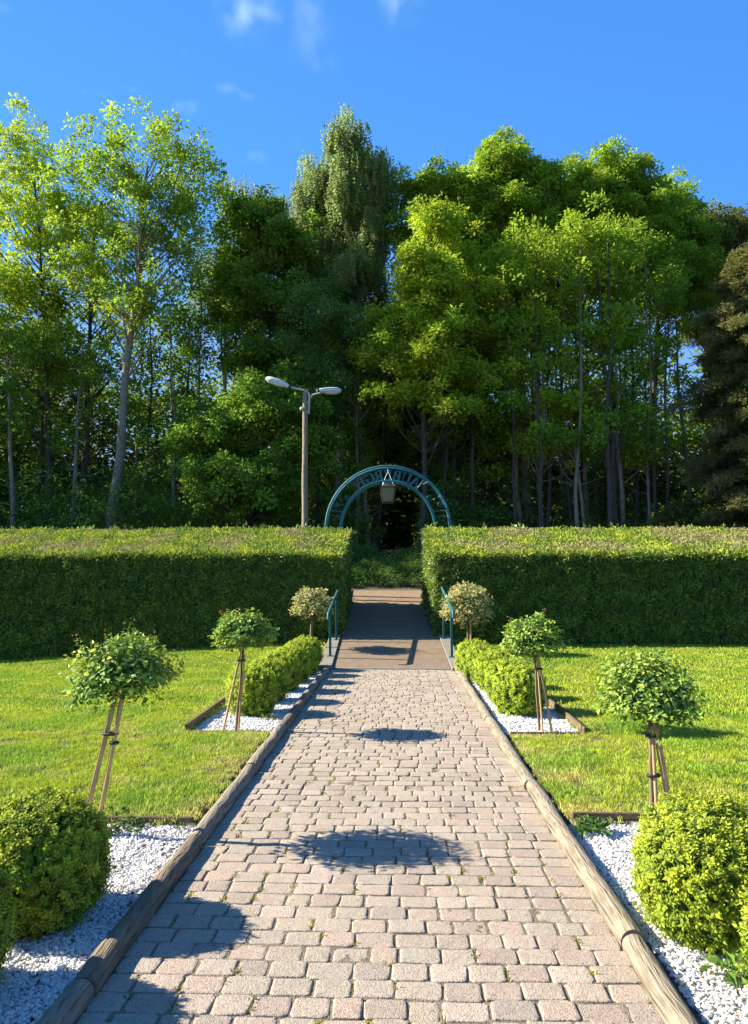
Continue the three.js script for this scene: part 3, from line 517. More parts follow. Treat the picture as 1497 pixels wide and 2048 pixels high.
  { const o = thing('standard_rose', 'leafy standard rose with a leaning brown stake, behind the large box ball on the right', 'standard rose', [1.56, -0.02, -4.9], 0, 'standard roses tied to stakes');
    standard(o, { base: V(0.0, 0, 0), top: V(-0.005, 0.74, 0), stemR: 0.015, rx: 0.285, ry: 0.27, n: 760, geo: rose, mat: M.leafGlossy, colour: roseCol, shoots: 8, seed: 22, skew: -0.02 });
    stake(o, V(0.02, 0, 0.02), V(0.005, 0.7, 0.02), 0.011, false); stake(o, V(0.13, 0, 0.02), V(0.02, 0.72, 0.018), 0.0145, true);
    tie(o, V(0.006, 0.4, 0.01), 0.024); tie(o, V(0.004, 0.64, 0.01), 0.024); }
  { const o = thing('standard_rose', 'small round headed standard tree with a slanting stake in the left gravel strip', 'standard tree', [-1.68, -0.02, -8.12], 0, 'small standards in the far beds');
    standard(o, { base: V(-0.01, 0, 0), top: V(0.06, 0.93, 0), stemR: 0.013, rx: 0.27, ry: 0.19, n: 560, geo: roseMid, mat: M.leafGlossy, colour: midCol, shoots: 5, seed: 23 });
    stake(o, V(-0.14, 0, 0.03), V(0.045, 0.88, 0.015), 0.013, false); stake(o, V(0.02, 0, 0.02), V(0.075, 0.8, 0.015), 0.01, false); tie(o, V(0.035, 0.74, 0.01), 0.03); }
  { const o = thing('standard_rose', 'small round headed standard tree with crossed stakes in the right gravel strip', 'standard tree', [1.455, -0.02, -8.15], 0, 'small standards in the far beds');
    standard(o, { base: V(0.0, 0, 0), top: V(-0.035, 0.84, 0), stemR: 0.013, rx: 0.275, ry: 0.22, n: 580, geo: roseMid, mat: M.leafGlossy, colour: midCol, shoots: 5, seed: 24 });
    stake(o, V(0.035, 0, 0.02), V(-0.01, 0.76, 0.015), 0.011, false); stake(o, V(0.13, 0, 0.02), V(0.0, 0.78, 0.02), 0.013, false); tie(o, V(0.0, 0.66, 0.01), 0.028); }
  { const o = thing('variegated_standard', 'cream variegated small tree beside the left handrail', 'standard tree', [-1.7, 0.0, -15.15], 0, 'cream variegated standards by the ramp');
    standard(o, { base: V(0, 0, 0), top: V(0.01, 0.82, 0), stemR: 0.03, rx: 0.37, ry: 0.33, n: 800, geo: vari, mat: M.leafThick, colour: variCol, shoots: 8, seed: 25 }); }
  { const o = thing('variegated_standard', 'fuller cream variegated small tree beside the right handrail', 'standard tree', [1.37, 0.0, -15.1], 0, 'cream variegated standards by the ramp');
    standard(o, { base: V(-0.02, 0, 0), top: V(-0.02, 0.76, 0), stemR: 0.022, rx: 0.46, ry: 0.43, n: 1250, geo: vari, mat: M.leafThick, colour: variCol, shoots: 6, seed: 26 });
    stake(o, V(0.05, 0, 0.02), V(0.03, 0.75, 0.02), 0.02, false); }
}

// ---------------------------------------------------------------- hedges
{
  const sprig = spray(8, 0.06, 0.06, 0.037, 701, 0.8, 1.0);
  function hedge(side, label, seed) {
    const o = thing('hedge', label, 'hedge', [0, 0, 0], 0, 'clipped hedges either side of the ramp'), R = rng(seed), s = side === 'left' ? -1 : 1;
    const endX = (z) => rampX(z) + (s < 0 ? -1.06 : 1.06) + s * (s < 0 ? 0.0 : -0.06), farX = s < 0 ? -14 : 13, F = -16.5, B = -20.9;
    const topY = (x, z) => lerp(2.02, 2.84, (F - z) / (F - B)) + 0.018 * n2(x * 1.3, z * 1.3) + 0.03 * n2(x * 0.45, 7 + seed);
    const wave = (x, y) => 0.05 * n2(x * 0.8 + seed, y * 1.1) + 0.02 * n2(x * 2.6, y * 3 + seed);
    // dark woody inside
    const e0 = endX(F) + s * 0.13, e1 = endX(B) + s * 0.13, q = [[e0, F - 0.13], [farX, F - 0.13], [farX, B + 0.1], [e1, B + 0.1]], pos = [];
    const P = q.map(([x, z]) => [V(x, groundY(x + s * 0.5, z) - 0.3, z), V(x, topY(x, z) - 0.1, z)]);
    const quad = (a, b, c, d) => { for (const v of [a, b, c, a, c, d]) pos.push(v.x, v.y, v.z); };
    for (let i = 0; i < 4; i++) { const j = (i + 1) % 4; quad(P[i][0], P[j][0], P[j][1], P[i][1]); } quad(P[0][1], P[1][1], P[2][1], P[3][1]);
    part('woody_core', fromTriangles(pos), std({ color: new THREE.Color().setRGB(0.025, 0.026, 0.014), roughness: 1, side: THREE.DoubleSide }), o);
    const face = [], top = [];
    const put = (list, p, n, c, sc = 1) => { const v = list === top ? 0.82 + R() * 0.36 : 0.6 + R() * 0.8; list.push({ p, n: n.add(V((R() - 0.5) * 1.0, (R() - 0.5) * 1.0, (R() - 0.5) * 1.0)).normalize(), spin: R() * 6.28, s: (0.75 + R() * 0.5) * sc, c: c.map((k) => k * v) }); };
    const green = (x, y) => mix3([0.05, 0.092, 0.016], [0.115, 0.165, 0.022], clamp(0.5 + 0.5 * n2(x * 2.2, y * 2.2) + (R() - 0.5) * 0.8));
    const len = Math.abs(farX - endX(F)), vis = Math.min(len, 9.2);
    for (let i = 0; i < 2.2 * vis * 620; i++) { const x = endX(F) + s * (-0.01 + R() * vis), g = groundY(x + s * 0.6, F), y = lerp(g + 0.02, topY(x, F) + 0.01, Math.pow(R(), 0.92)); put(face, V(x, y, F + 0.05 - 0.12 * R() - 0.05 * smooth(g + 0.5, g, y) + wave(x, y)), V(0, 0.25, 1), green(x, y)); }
    for (let i = 0; i < 2.2 * (len - vis) * 130; i++) { const x = endX(F) + s * (vis + R() * (len - vis)), g = groundY(x + s, F), y = lerp(g, topY(x, F), R()); put(face, V(x, y, F + 0.03), V(0, 0.25, 1), green(x, y), 2); }
    for (let i = 0; i < 2.0 * 4.4 * 480; i++) { const z = lerp(F, B, R()), y = lerp(along(RAMP, z) - 0.02, topY(endX(z), z), R()); put(face, V(endX(z) + s * 0.1 * (R() - 0.15), y, z), V(-s, 0.25, 0), mix3(green(z, y), [0.17, 0.21, 0.03], smooth(0.5, 1.9, y - along(RAMP, z)) * 0.7 * R())); }
    for (let i = 0; i < 4.4 * len * 430; i++) {
      const z = lerp(F + 0.05, B, Math.pow(R(), 1.1)), x = endX(z) + s * (-0.01 + R() * len); if (Math.abs(x) > 10.5 && R() < 0.7) continue;
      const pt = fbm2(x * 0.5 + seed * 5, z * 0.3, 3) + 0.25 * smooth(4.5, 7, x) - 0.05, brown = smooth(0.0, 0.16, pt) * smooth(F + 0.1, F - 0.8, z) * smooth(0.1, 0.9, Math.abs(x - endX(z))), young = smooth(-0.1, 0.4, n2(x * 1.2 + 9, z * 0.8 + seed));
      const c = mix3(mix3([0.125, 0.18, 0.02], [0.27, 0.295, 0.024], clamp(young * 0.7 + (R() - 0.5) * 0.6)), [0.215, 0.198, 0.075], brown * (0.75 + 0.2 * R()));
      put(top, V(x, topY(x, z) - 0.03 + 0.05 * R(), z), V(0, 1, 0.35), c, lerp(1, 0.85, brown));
    }
    for (let i = 0; i < 1.8 * len * 60; i++) { const x = endX(B) + s * R() * len; put(face, V(x, lerp(0.8, topY(x, B), R()), B - 0.02), V(0, 0.2, -1), green(x, 2), 2.2); }
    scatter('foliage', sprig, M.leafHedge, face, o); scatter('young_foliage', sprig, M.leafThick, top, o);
  }
  hedge('left', 'tall clipped hedge left of the ramp with a brown patched sunlit top', 1);
  hedge('right', 'tall clipped hedge right of the ramp with a yellow green sunlit top and end', 2);
}

// ---------------------------------------------------------------- handrails
for (const [side, x0, x1, zn, zf, zr0, zr1, y0, y1] of [['left', -1.255, -1.262, -14.35, -15.9, -13.95, -16.4, 0.93, 1.31], ['right', 0.985, 0.945, -14.3, -16.05, -13.95, -16.75, 0.96, 1.40]]) {
  const o = thing('handrail', `dark teal metal handrail on the ${side} kerb of the ramp`, 'handrail', [0, 0, 0], 0, 'handrails of the ramp');
  const X = (z) => x0 + (z - zn) / (zf - zn) * (x1 - x0), Yk = (z) => along(RAMP, z) + 0.03, YR = (z) => lerp(y0, y1, (z - zr0) / (zr1 - zr0)) - 0.02;
  for (const z of [zn, zf]) { part('post', box(0.045, YR(z) - Yk(z), 0.045, X(z), (YR(z) + Yk(z)) / 2, z, 0, 0, 0, 0.006), M.teal, o); part('base_plate', box(0.11, 0.012, 0.11, X(z), Yk(z) + 0.006, z), M.teal, o); }
  const pts = [], rd = []; for (let i = 0; i <= 10; i++) { const z = lerp(zr0 - 0.05, zr1, i / 10); pts.push(V(X(z), YR(z) + 0.02, z)); rd.push(0.03); }
  pts.unshift(V(X(zr0), YR(zr0) - 0.09, zr0 + 0.01), V(X(zr0), YR(zr0) - 0.01, zr0)); rd.unshift(0.028, 0.03);
  part('rail', tube(pts, rd, 10), M.teal, o);
}

// ---------------------------------------------------------------- arch with lettering, lantern, street lamp
const font = await new FontLoader().loadAsync('fonts/droid/droid_serif_bold.typeface.json');
{
  const cx = -0.27, cy = 2.93, zf = -21.35, dz = 0.42, RO = 1.74, RI = 1.32;
  const o = thing('entrance_arch', 'teal metal entrance arch with letters seen from behind, beyond the hedge', 'arch', [cx, 1.15, zf]), Y = cy - 1.15;
  const ring = (r, z, t) => { const pts = [V(-r, -0.1, z)]; for (let i = 0; i <= 40; i++) { const a = Math.PI - i / 40 * Math.PI; pts.push(V(Math.cos(a) * r, Y + Math.sin(a) * r, z)); } pts.push(V(r, -0.1, z)); return tube(pts, pts.map(() => t), 8); };
  for (const z of [0, -dz]) { part('outer_hoop', ring(RO, z, 0.03), M.tealArch, o); part('inner_hoop', ring(RI, z, 0.03), M.tealArch, o); }
  const P = (r, a, z) => V(Math.sin(a) * r, Y + Math.cos(a) * r, z);
  for (const [a, b, z0, z1] of [[-0.72, -0.56, 0, -dz], [0.72, 0.56, 0, -dz], [-1.28, -1.22, 0, 0], [1.28, 1.22, 0, 0], [-1.34, -1.30, -dz, -dz], [1.36, 1.3, -dz, -dz], [1.02, 0.98, 0, -dz]]) part('tie_rod', bar(P(RO, a, z0), P(RI, b, z1), 0.007, 5), M.rod, o);
  part('tie_rod', bar(V(RO, Y - 0.02 + 0.25, 0), V(RI, Y - 0.12, 0), 0.007, 5), M.rod, o);
  for (const a of [-1.45, -1.1, -0.75, -0.55, 0, 0.55, 0.75, 1.1, 1.45]) { part('spacer', bar(P(RO, a, 0), P(RO, a, -dz), 0.014, 6), M.tealArch, o); part('spacer', bar(P(RI, a, 0), P(RI, a, -dz), 0.014, 6), M.tealArch, o); }
  for (const a of [-0.62, 0.62]) part('spacer', bar(P(RO, a * 1.02, -dz), P(RI, a, -dz), 0.018, 6), M.tealArch, o);
  for (const s of [-1, 1]) { const c = P(RI + 0.13, s * 0.93, -dz), pts = []; for (let i = 0; i <= 22; i++) { const t = i / 22, a = t * 8.2, r = 0.085 * (1 - t * 0.75); pts.push(c.clone().add(V(s * Math.cos(a) * r, Math.sin(a) * r, 0))); } part('scroll', tube(pts, pts.map(() => 0.012), 6), M.tealArch, o); }
  for (const s of [-1, 1]) { const c = P(RO - 0.12, s * 1.12, -dz), pts = []; for (let i = 0; i <= 22; i++) { const t = i / 22, a = -t * 7.5, r = 0.07 * (1 - t * 0.7); pts.push(c.clone().add(V(s * Math.cos(a) * r, Math.sin(a) * r, 0))); } part('scroll', tube(pts, pts.map(() => 0.011), 6), M.tealArch, o); }
  [...'AUBERGE'].forEach((ch, i) => {           // read from the far side, so mirrored from here
    const g = new TextGeometry(ch, { font, size: 0.285, depth: 0.025, curveSegments: 6, bevelEnabled: false }); g.computeBoundingBox(); g.translate(-(g.boundingBox.min.x + g.boundingBox.max.x) / 2, -g.boundingBox.min.y, 0);
    g.rotateY(Math.PI); const a = (3 - i) * 0.176; g.rotateZ(-a); const p = P(RI + 0.055, a, -dz * 0.5); g.translate(p.x, p.y, p.z); part('letter', g, M.tealArch, o);
  });
  // lantern hanging from the crown of the arch
  const l = thing('lantern', 'square hanging lantern with milky panes under the teal arch', 'lantern', [cx, 3.66, zf - dz / 2]), h = 0.43, wb = 0.145, wt = 0.205;
  for (let k = 0; k < 4; k++) {
    const pg = new THREE.BufferGeometry(); const a = V(-wb, 0.02, wb), b = V(wb, 0.02, wb), c = V(wt, h, wt), d = V(-wt, h, wt);
    pg.setAttribute('position', new THREE.Float32BufferAttribute([a, b, c, a, c, d].flatMap((v) => [v.x, v.y, v.z]), 3)); pg.setAttribute('uv', new THREE.Float32BufferAttribute([0, 0, 1, 0, 1, 1, 0, 0, 1, 1, 0, 1], 2)); pg.computeVertexNormals(); pg.rotateY(k * Math.PI / 2); part('pane', pg, M.milk, l);
    const co = bar(V(-wb - 0.004, 0, wb + 0.004), V(-wt - 0.004, h, wt + 0.004), 0.02, 6); co.rotateY(k * Math.PI / 2); part('frame_bar', co, M.dark, l);
    const t = bar(V(-wt - 0.01, h, wt + 0.01), V(wt + 0.01, h, wt + 0.01), 0.018, 6); t.rotateY(k * Math.PI / 2); part('frame_bar', t, M.dark, l);
    const u = bar(V(-wb - 0.01, 0, wb + 0.01), V(wb + 0.01, 0, wb + 0.01), 0.016, 6); u.rotateY(k * Math.PI / 2); part('frame_bar', u, M.dark, l);
    const s = bar(V(-wt * 0.75, h + 0.05, wt * 0.75), V(-0.02, h + 0.42, 0.02), 0.011, 5); s.rotateY(k * Math.PI / 2); part('hanger', s, M.galv, l);
  }
  const cap = new THREE.CylinderGeometry(0.12, wt * 1.45, 0.09, 4, 1); cap.rotateY(Math.PI / 4); cap.translate(0, h + 0.055, 0); part('cap', cap, M.dark, l);
  part('base', box(0.25, 0.02, 0.25, 0, -0.012, 0), M.dark, l);
  part('hook', tube([V(0, h + 0.4, 0), V(0, h + 0.46, 0), V(0, h + 0.52, 0)], [0.02, 0.016, 0.012], 6), M.galv, l);
}
{
  const o = thing('street_lamp', 'wooden lamp post with two white lamp heads rising behind the hedge', 'street lamp', [-2.91, 1.17, -24]);
  const pts = [], rd = []; for (let i = 0; i <= 14; i++) { const t = i / 14; pts.push(V(-0.02 * t + 0.012 * n2(t * 3, 4), -0.3 + t * 6.55, 0)); rd.push(lerp(0.118, 0.078, t)); }
  part('pole', tube(pts, rd, 14, 0.05, 3), M.pole, o);
  const hose = (list) => tube(new THREE.CatmullRomCurve3(list).getPoints(18), Array(19).fill(0.028), 8);
  part('bracket_arm', hose([V(0.1, 5.55, 0.03), V(0.11, 6.0, 0.03), V(0.09, 6.22, 0.03), V(-0.02, 6.3, 0.03), V(-0.3, 6.37, 0.02), V(-0.56, 6.46, 0)]), M.galv, o);
  part('bracket_arm', hose([V(0.1, 5.7, -0.02), V(0.11, 6.0, -0.02), V(0.2, 6.16, 0), V(0.45, 6.22, 0.05), V(0.55, 6.25, 0.08)]), M.galv, o);
  for (const y of [5.62, 5.92]) { const g = new THREE.TorusGeometry(0.1, 0.012, 5, 16); g.rotateX(Math.PI / 2); g.translate(0.02, y, 0); part('clamp', g, M.galv, o); }
  part('photo_cell', new THREE.SphereGeometry(0.055, 12, 8).translate(-0.13, 5.72, 0.05), M.shell, o);
  function head(root, tip) {
    const dir = tip.clone().sub(root), L = dir.length(); dir.normalize();
    const prof = [[0, 0.0], [0.0, 0.055], [0.05, 0.085], [0.2, 0.115], [0.5, 0.14], [0.75, 0.142], [0.9, 0.11], [0.97, 0.06], [1, 0.0]].map(([t, r]) => new THREE.Vector2(r, t * L));
    const shell = new THREE.LatheGeometry(new THREE.SplineCurve(prof.slice(1)).getPoints(24), 20); shell.scale(1, 1, 0.75);
    const under = new THREE.SphereGeometry(1, 16, 10); under.scale(0.105, L * 0.34, 0.05); under.translate(0, L * 0.56, 0.075);
    const m = new THREE.Matrix4(), z = V(0, -1, 0).addScaledVector(dir, dir.y).normalize(), x = V().crossVectors(dir, z); m.makeBasis(x, dir, z).setPosition(root);
    const e = part('lamp_head', shell.applyMatrix4(m), M.shell, o); const b = part('lamp_bowl', under.applyMatrix4(m), M.bowl, e);
    const col = new THREE.CylinderGeometry(0.05, 0.05, 0.1, 12); col.translate(0, -0.02, 0); part('collar', col.applyMatrix4(m), M.dark, e);
  }
  head(V(-0.54, 6.455, 0), V(-1.3, 6.74, -0.05)); head(V(0.44, 6.24, 0.3), V(1.1, 6.36, -0.25));
}

// ---------------------------------------------------------------- forest
const LEAFY = spray(15, 0.27, 0.13, 0.09, 801, 0.6, 0.7), LEAFY_LOW = spray(15, 0.34, 0.16, 0.115, 807, 0.45, 0.5), AIRY = spray(9, 0.26, 0.14, 0.09, 802, 0.7, 0.7), FINE = spray(16, 0.30, 0.10, 0.06, 803, 0.6, 0.6), HANG = strand(9, 1.0, 0.10, 0.075, 804), BIG = spray(12, 0.5, 0.28, 0.2, 805, 0.5, 0.5), NEEDLE = spray(26, 0.34, 0.18, 0.035, 806, 0.4, 0.4);
const KIND = { leafy: [LEAFY, 0.30, 16, 56], airy: [AIRY, 0.38, 12, 15], fine: [FINE, 0.5, 18, 16], hang: [HANG, 0.5, 15, 13] };
function tree({ name, label, group, x, z, trunkTop, r = 0.16, lean = [0, 0], kind = 'leafy', lobes, colour, bark = M.bark, seed, dense = 1, limbs = 8, stub = 0 }) {
  const R = rng(seed), o = thing(name, label, 'tree', [x, lawnY(x, z) - 0.1, z], 0, group), y0 = o.position.y, H = trunkTop - y0;
  const at = (t) => V(lean[0] * t + 0.14 * n2(t * 2.2, seed * 1.7) * (H / 15), H * t, lean[1] * t + 0.12 * n2(t * 2.2, seed * 1.7 + 40) * (H / 15));
  const pts = [], rad = []; for (let i = 0; i <= 16; i++) { const t = i / 16; pts.push(at(t)); rad.push(r * (1 - 0.8 * t) * (i === 0 ? 1.35 : 1)); }
  part('trunk', tube(pts, rad, 9, 0.1, seed), bark, o);
  const [geo, rc, per, num] = KIND[kind], list = [], clumps = [];
  for (const [lx, ly, rx, ry, dz = 0, rz = rx] of lobes) {
    const n = Math.round(num * (rx * ry + ry * rz + rx * rz) / 3);
    for (let i = 0; i < n; i++) { const d = randDir(R); if (d.y < -0.2 && R() < 0.45) d.y *= -1; const k = (0.2 + 0.86 * Math.pow(R(), 0.6)) * (1 + 0.14 * n3(d.x * 2 + lx, d.y * 2 + ly, d.z * 2 + seed)), c = V(lx - x + d.x * rx * k, ly - y0 + d.y * ry * k, dz + d.z * rz * k); if (n3(c.x * 1.35 + seed, c.y * 0.9, c.z * 1.35) + 0.6 * n3(c.x * 3.1, c.y * 2.4 + seed, c.z * 3.1) < (kind === 'leafy' ? -0.12 : kind === 'hang' ? -0.6 : -0.25)) continue; if (R() < 0.14) c.add(V(d.x, d.y, d.z).multiplyScalar(0.25 + 0.5 * R())); clumps.push([c, d, rc * (0.55 + R() * 0.8), k]); }
  }
  for (const [c, d, rr, k] of clumps) {
    const n = Math.round(per * dense * (0.5 + R()) * (rr / rc)), cv = 0.78 + R() * 0.44, warm = (R() - 0.5) * 0.3;
    for (let i = 0; i < n; i++) {
      const e = randDir(R); if (e.y < 0 && R() < 0.5) e.y *= -1; const q = rr * (0.35 + 0.75 * R()), v = cv * (0.8 + R() * 0.4);
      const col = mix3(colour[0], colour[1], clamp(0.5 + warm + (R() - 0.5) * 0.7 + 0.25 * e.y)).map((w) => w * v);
      const p = V(c.x + e.x * q, c.y + e.y * q * 0.75, c.z + e.z * q);
      list.push(kind === 'hang' ? { p, n: V((R() - 0.5) * 0.35, 1, (R() - 0.5) * 0.35).normalize(), spin: R() * 6.28, s: 0.6 + R() * 0.8, c: col } : { p, n: V(e.x * 0.6 + d.x * 0.4 + (R() - 0.5) * 0.8, 0.7 + e.y * 0.4 + (R() - 0.5) * 0.6, e.z * 0.6 + d.z * 0.4 + (R() - 0.5) * 0.8).normalize(), spin: R() * 6.28, s: 0.7 + R() * 0.6, c: col });
    }
  }
  scatter('crown', geo, M.leaf, list, o);
  const twigs = [], chosen = clumps.filter(() => R() < (kind === 'airy' ? 0.26 : 0.22));
  chosen.forEach(([c], i) => {
    const t = clamp((c.y - 0.9 * Math.hypot(c.x - lean[0] * 0.6, c.z) - 0.6) / H, 0.22, 0.97), s = at(t), len = c.distanceTo(s), mid = V(lerp(s.x, c.x, 0.62) + 0.22 * len * (R() - 0.5), lerp(s.y, c.y, 0.4) + 0.1 * len * (R() - 0.5), lerp(s.z, c.z, 0.62) + 0.22 * len * (R() - 0.5)), big = i < limbs, rb = Math.max(0.016, r * (1 - 0.8 * t) * (big ? 0.62 : 0.36));
    const g = tube(new THREE.QuadraticBezierCurve3(s, mid, c).getPoints(6), [1, 0.86, 0.72, 0.58, 0.45, 0.33, 0.2].map((q) => rb * q), big ? 6 : 4, 0.06, seed + i, false);
    if (big) part('limb', g, bark, o); else twigs.push(g);
  });
  for (let i = 0; i < stub; i++) { const t = 0.12 + R() * 0.4, s = at(t), a = R() * 6.28, e = s.clone().add(V(Math.cos(a) * 1.1, 0.2 + R() * 0.5, Math.sin(a) * 1.1)); twigs.push(tube([s, s.clone().lerp(e, 0.5).add(V(0, -0.06, 0)), e], [0.02, 0.014, 0.006], 4, 0, 1, false)); }
  if (twigs.length) tag(part('twigs', merged(twigs), bark, o), null, null, null, 'stuff');
  return o;
}
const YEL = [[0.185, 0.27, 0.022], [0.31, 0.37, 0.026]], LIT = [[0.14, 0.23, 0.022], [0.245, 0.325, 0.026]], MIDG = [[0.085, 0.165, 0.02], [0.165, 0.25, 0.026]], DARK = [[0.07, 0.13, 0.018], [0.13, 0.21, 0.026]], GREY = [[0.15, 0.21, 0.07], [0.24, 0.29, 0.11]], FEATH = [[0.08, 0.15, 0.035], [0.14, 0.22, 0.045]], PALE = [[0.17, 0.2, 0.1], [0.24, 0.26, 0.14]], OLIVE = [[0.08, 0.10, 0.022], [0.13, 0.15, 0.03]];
const F = [
  ['maple_tree', 'light yellow green tree at the far left edge of the forest', -15.4, -34, 20, 0.17, [-1.6, 0], 'airy', [[-17.6, 19.4, 3.3, 3.4], [-15.6, 16.4, 2.6, 3.2], [-18.5, 14, 2.8, 2.6], [-16.5, 11.5, 2.4, 1.8]], YEL, 'bark', 1.2],
  ['ash_tree', 'tallest tree on the left, bare forked grey trunk under an open airy crown', -11.75, -31, 19, 0.24, [1.2, 0], 'airy', [[-10.4, 18.7, 2.6, 2.3], [-8.6, 17, 1.5, 2.6], [-12.6, 18, 1.9, 2.8], [-10.3, 15.2, 2.6, 2.2], [-12.9, 14.6, 1.4, 1.6], [-10.9, 12.4, 1.6, 1.4]], LIT, 'barkPale', 0.95],
  ['ash_tree', 'dark straight trunk with a thin crown between the far left tree and the forked ash', -15.1, -36, 19, 0.19, [0.2, 0], 'airy', [[-14.8, 17.6, 2.6, 3], [-16.2, 14, 2.8, 2.6], [-13.4, 14, 2, 2.4], [-14.6, 10.8, 2.2, 1.8]], LIT, 'bark', 0.85],
  ['birch_tree', 'pale feathery tree top showing behind the dark maple left of the birch', -9.8, -40, 20.5, 0.11, [1.8, 0], 'hang', [[-8.3, 21, 1.4, 2.2], [-6.6, 20.6, 1.1, 2.2], [-9.6, 16.5, 1.7, 3]], PALE, 'barkPale', 0.8],
  ['maple_tree', 'dark green maple with a dense crown between the ash and the birch', -6.5, -33, 17.4, 0.17, [0.4, 0], 'leafy', [[-6.3, 16.4, 1.7, 1.8], [-4.8, 15.2, 1.6, 1.8], [-5.0, 13, 1.8, 1.8], [-7.1, 13.6, 1.5, 1.5], [-5.9, 10.8, 1.7, 1.2]], MIDG, 'bark', 0.9],
  ['birch_tree', 'tall weeping birch with white bark and grey green hanging foliage in the middle', -2.75, -34, 20.8, 0.19, [0.5, 0], 'hang', [[-2.1, 20.6, 1.0, 2.3], [-3.7, 19.0, 1.0, 1.6], [-0.9, 18.9, 0.8, 2.0], [-2.3, 17.2, 1.9, 2.4], [-2.6, 14.2, 1.9, 2.2], [-1.2, 15, 1.1, 1.6], [-2.3, 18.4, 1.5, 2.2]], GREY, 'birch', 2.6],
  ['maple_tree', 'low spreading green maple behind the hedge left of the lamp post', -5.9, -29.6, 9, 0.12, [0.2, 0], 'leafy', [[-5.4, 7.9, 1.8, 1.4], [-7.3, 6.4, 1.7, 1.3], [-3.7, 6.3, 1.3, 1.2], [-5.6, 5, 2.2, 1.2], [-4.4, 8.2, 1.0, 0.8]], MIDG, 'bark', 0.85],
  ['larch_tree', 'feathery green tree under the birch behind the lamp post', -3.3, -31.5, 13.4, 0.12, [0.2, 0], 'fine', [[-3.3, 11.8, 1.6, 2.0], [-3.0, 9.0, 1.9, 1.8], [-1.9, 10.8, 1.2, 1.8]], FEATH, 'bark', 1.4],
  ['maple_tree', 'bright yellow green maple right of the birch with layered low branches', 0.9, -30, 16.4, 0.13, [0.6, 0], 'leafy', [[1.6, 15.7, 0.9, 0.9], [2.7, 14.5, 0.9, 0.8, -0.6], [0.9, 13.7, 1.1, 0.7, 0.5], [2.5, 12.9, 1.3, 0.6, -0.4], [0.2, 12, 1.2, 0.5, -0.6], [1.7, 11.3, 1.4, 0.45, 0.6], [3.3, 11.3, 0.8, 0.6, -1], [-0.7, 10.4, 1.0, 0.4, 0.2], [1.2, 9.8, 1.3, 0.4, 0.7], [3.0, 9.3, 0.9, 0.4, 0.2], [0.1, 8.6, 1.1, 0.35, 0.4], [2.1, 8.0, 1.0, 0.35, 0.6], [1.3, 11.8, 1.5, 3.0, 0.2]], YEL, 'bark', 0.75],
  ['maple_tree', 'green maple top directly right of the birch crown', 1.9, -34, 20, 0.17, [0.3, 0], 'leafy', [[1.9, 18.8, 1.5, 1.5], [3.2, 17.6, 1.3, 1.9], [0.9, 16.8, 1.2, 1.9], [2.2, 15.6, 1.6, 1.8]], LIT, 'bark', 1],
  ['maple_tree', 'broad domed maple, first of the two high crowns on the right', 5.7, -34, 20.6, 0.22, [-0.4, 0], 'leafy', [[4.9, 19.8, 1.5, 1.6], [3.7, 18.6, 1.2, 1.8], [6.3, 18.7, 1.3, 1.9], [5.0, 17.4, 1.9, 1.8], [3.5, 16.4, 1.3, 1.8], [6.8, 16.4, 1.2, 2.0], [5.2, 15, 1.7, 1.7], [4.2, 13.6, 1.2, 1.4]], LIT, 'barkPale', 1],
  ['maple_tree', 'broad domed maple, second of the two high crowns on the right', 9.6, -34.5, 20.6, 0.2, [0.3, 0], 'leafy', [[9.8, 19.8, 1.5, 1.5], [8.5, 18.6, 1.2, 1.7], [11.2, 18.6, 1.3, 1.8], [9.7, 17.6, 1.8, 1.6], [8.2, 16.6, 1.1, 1.6], [11.7, 16.6, 1.1, 1.7], [10, 15.6, 1.6, 1.3]], LIT, 'barkPale', 1],
  ['maple_tree', 'darker green tree on the shoulder right of the second domed maple', 11.7, -37, 20, 0.18, [1.4, 0], 'leafy', [[13.4, 19.2, 1.5, 1.7], [14.4, 17.2, 1.4, 1.8], [12.5, 17, 1.3, 1.6], [13.6, 15.6, 1.6, 1.3]], LIT, 'bark', 0.95],
  ['oak_tree', 'dull olive tree at the upper right edge of the picture', 16.6, -39, 19.4, 0.2, [0, 0], 'leafy', [[16.6, 18.6, 1.8, 1.8], [15.6, 16.2, 1.6, 1.8], [18.2, 16.2, 2.0, 2.2], [16.6, 14, 2, 1.5]], OLIVE, 'bark', 1],
  ['maple_tree', 'slender maple with sunlit low twigs of yellow leaves, right of the arch', 5.6, -30.5, 12, 0.1, [0.3, 0], 'leafy', [[6.6, 8.3, 1.3, 0.5], [4.9, 9.6, 0.8, 0.6], [5.4, 6.7, 0.9, 0.4], [7.9, 8.9, 0.8, 0.4], [5.2, 11.6, 0.9, 0.9]], YEL, 'barkPale', 0.5],
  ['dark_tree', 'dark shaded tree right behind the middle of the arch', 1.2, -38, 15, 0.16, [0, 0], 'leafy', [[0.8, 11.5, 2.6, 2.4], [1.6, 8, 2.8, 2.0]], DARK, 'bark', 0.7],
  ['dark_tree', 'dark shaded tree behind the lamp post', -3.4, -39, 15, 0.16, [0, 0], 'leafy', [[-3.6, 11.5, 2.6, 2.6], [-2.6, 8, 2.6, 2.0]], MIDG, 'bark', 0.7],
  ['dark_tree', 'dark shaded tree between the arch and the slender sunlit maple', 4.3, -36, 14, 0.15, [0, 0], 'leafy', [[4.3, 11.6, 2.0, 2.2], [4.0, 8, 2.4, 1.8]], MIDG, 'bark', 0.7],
];
F.forEach(([name, label, x, z, top, r, lean, kind, lobes, colour, bark, dense], i) => tree({ name, label, x, z, trunkTop: top, r, lean, kind, lobes, colour, bark: M[bark], dense, seed: 900 + i, limbs: 9, stub: 6, group: 'trees at the forest edge' }));
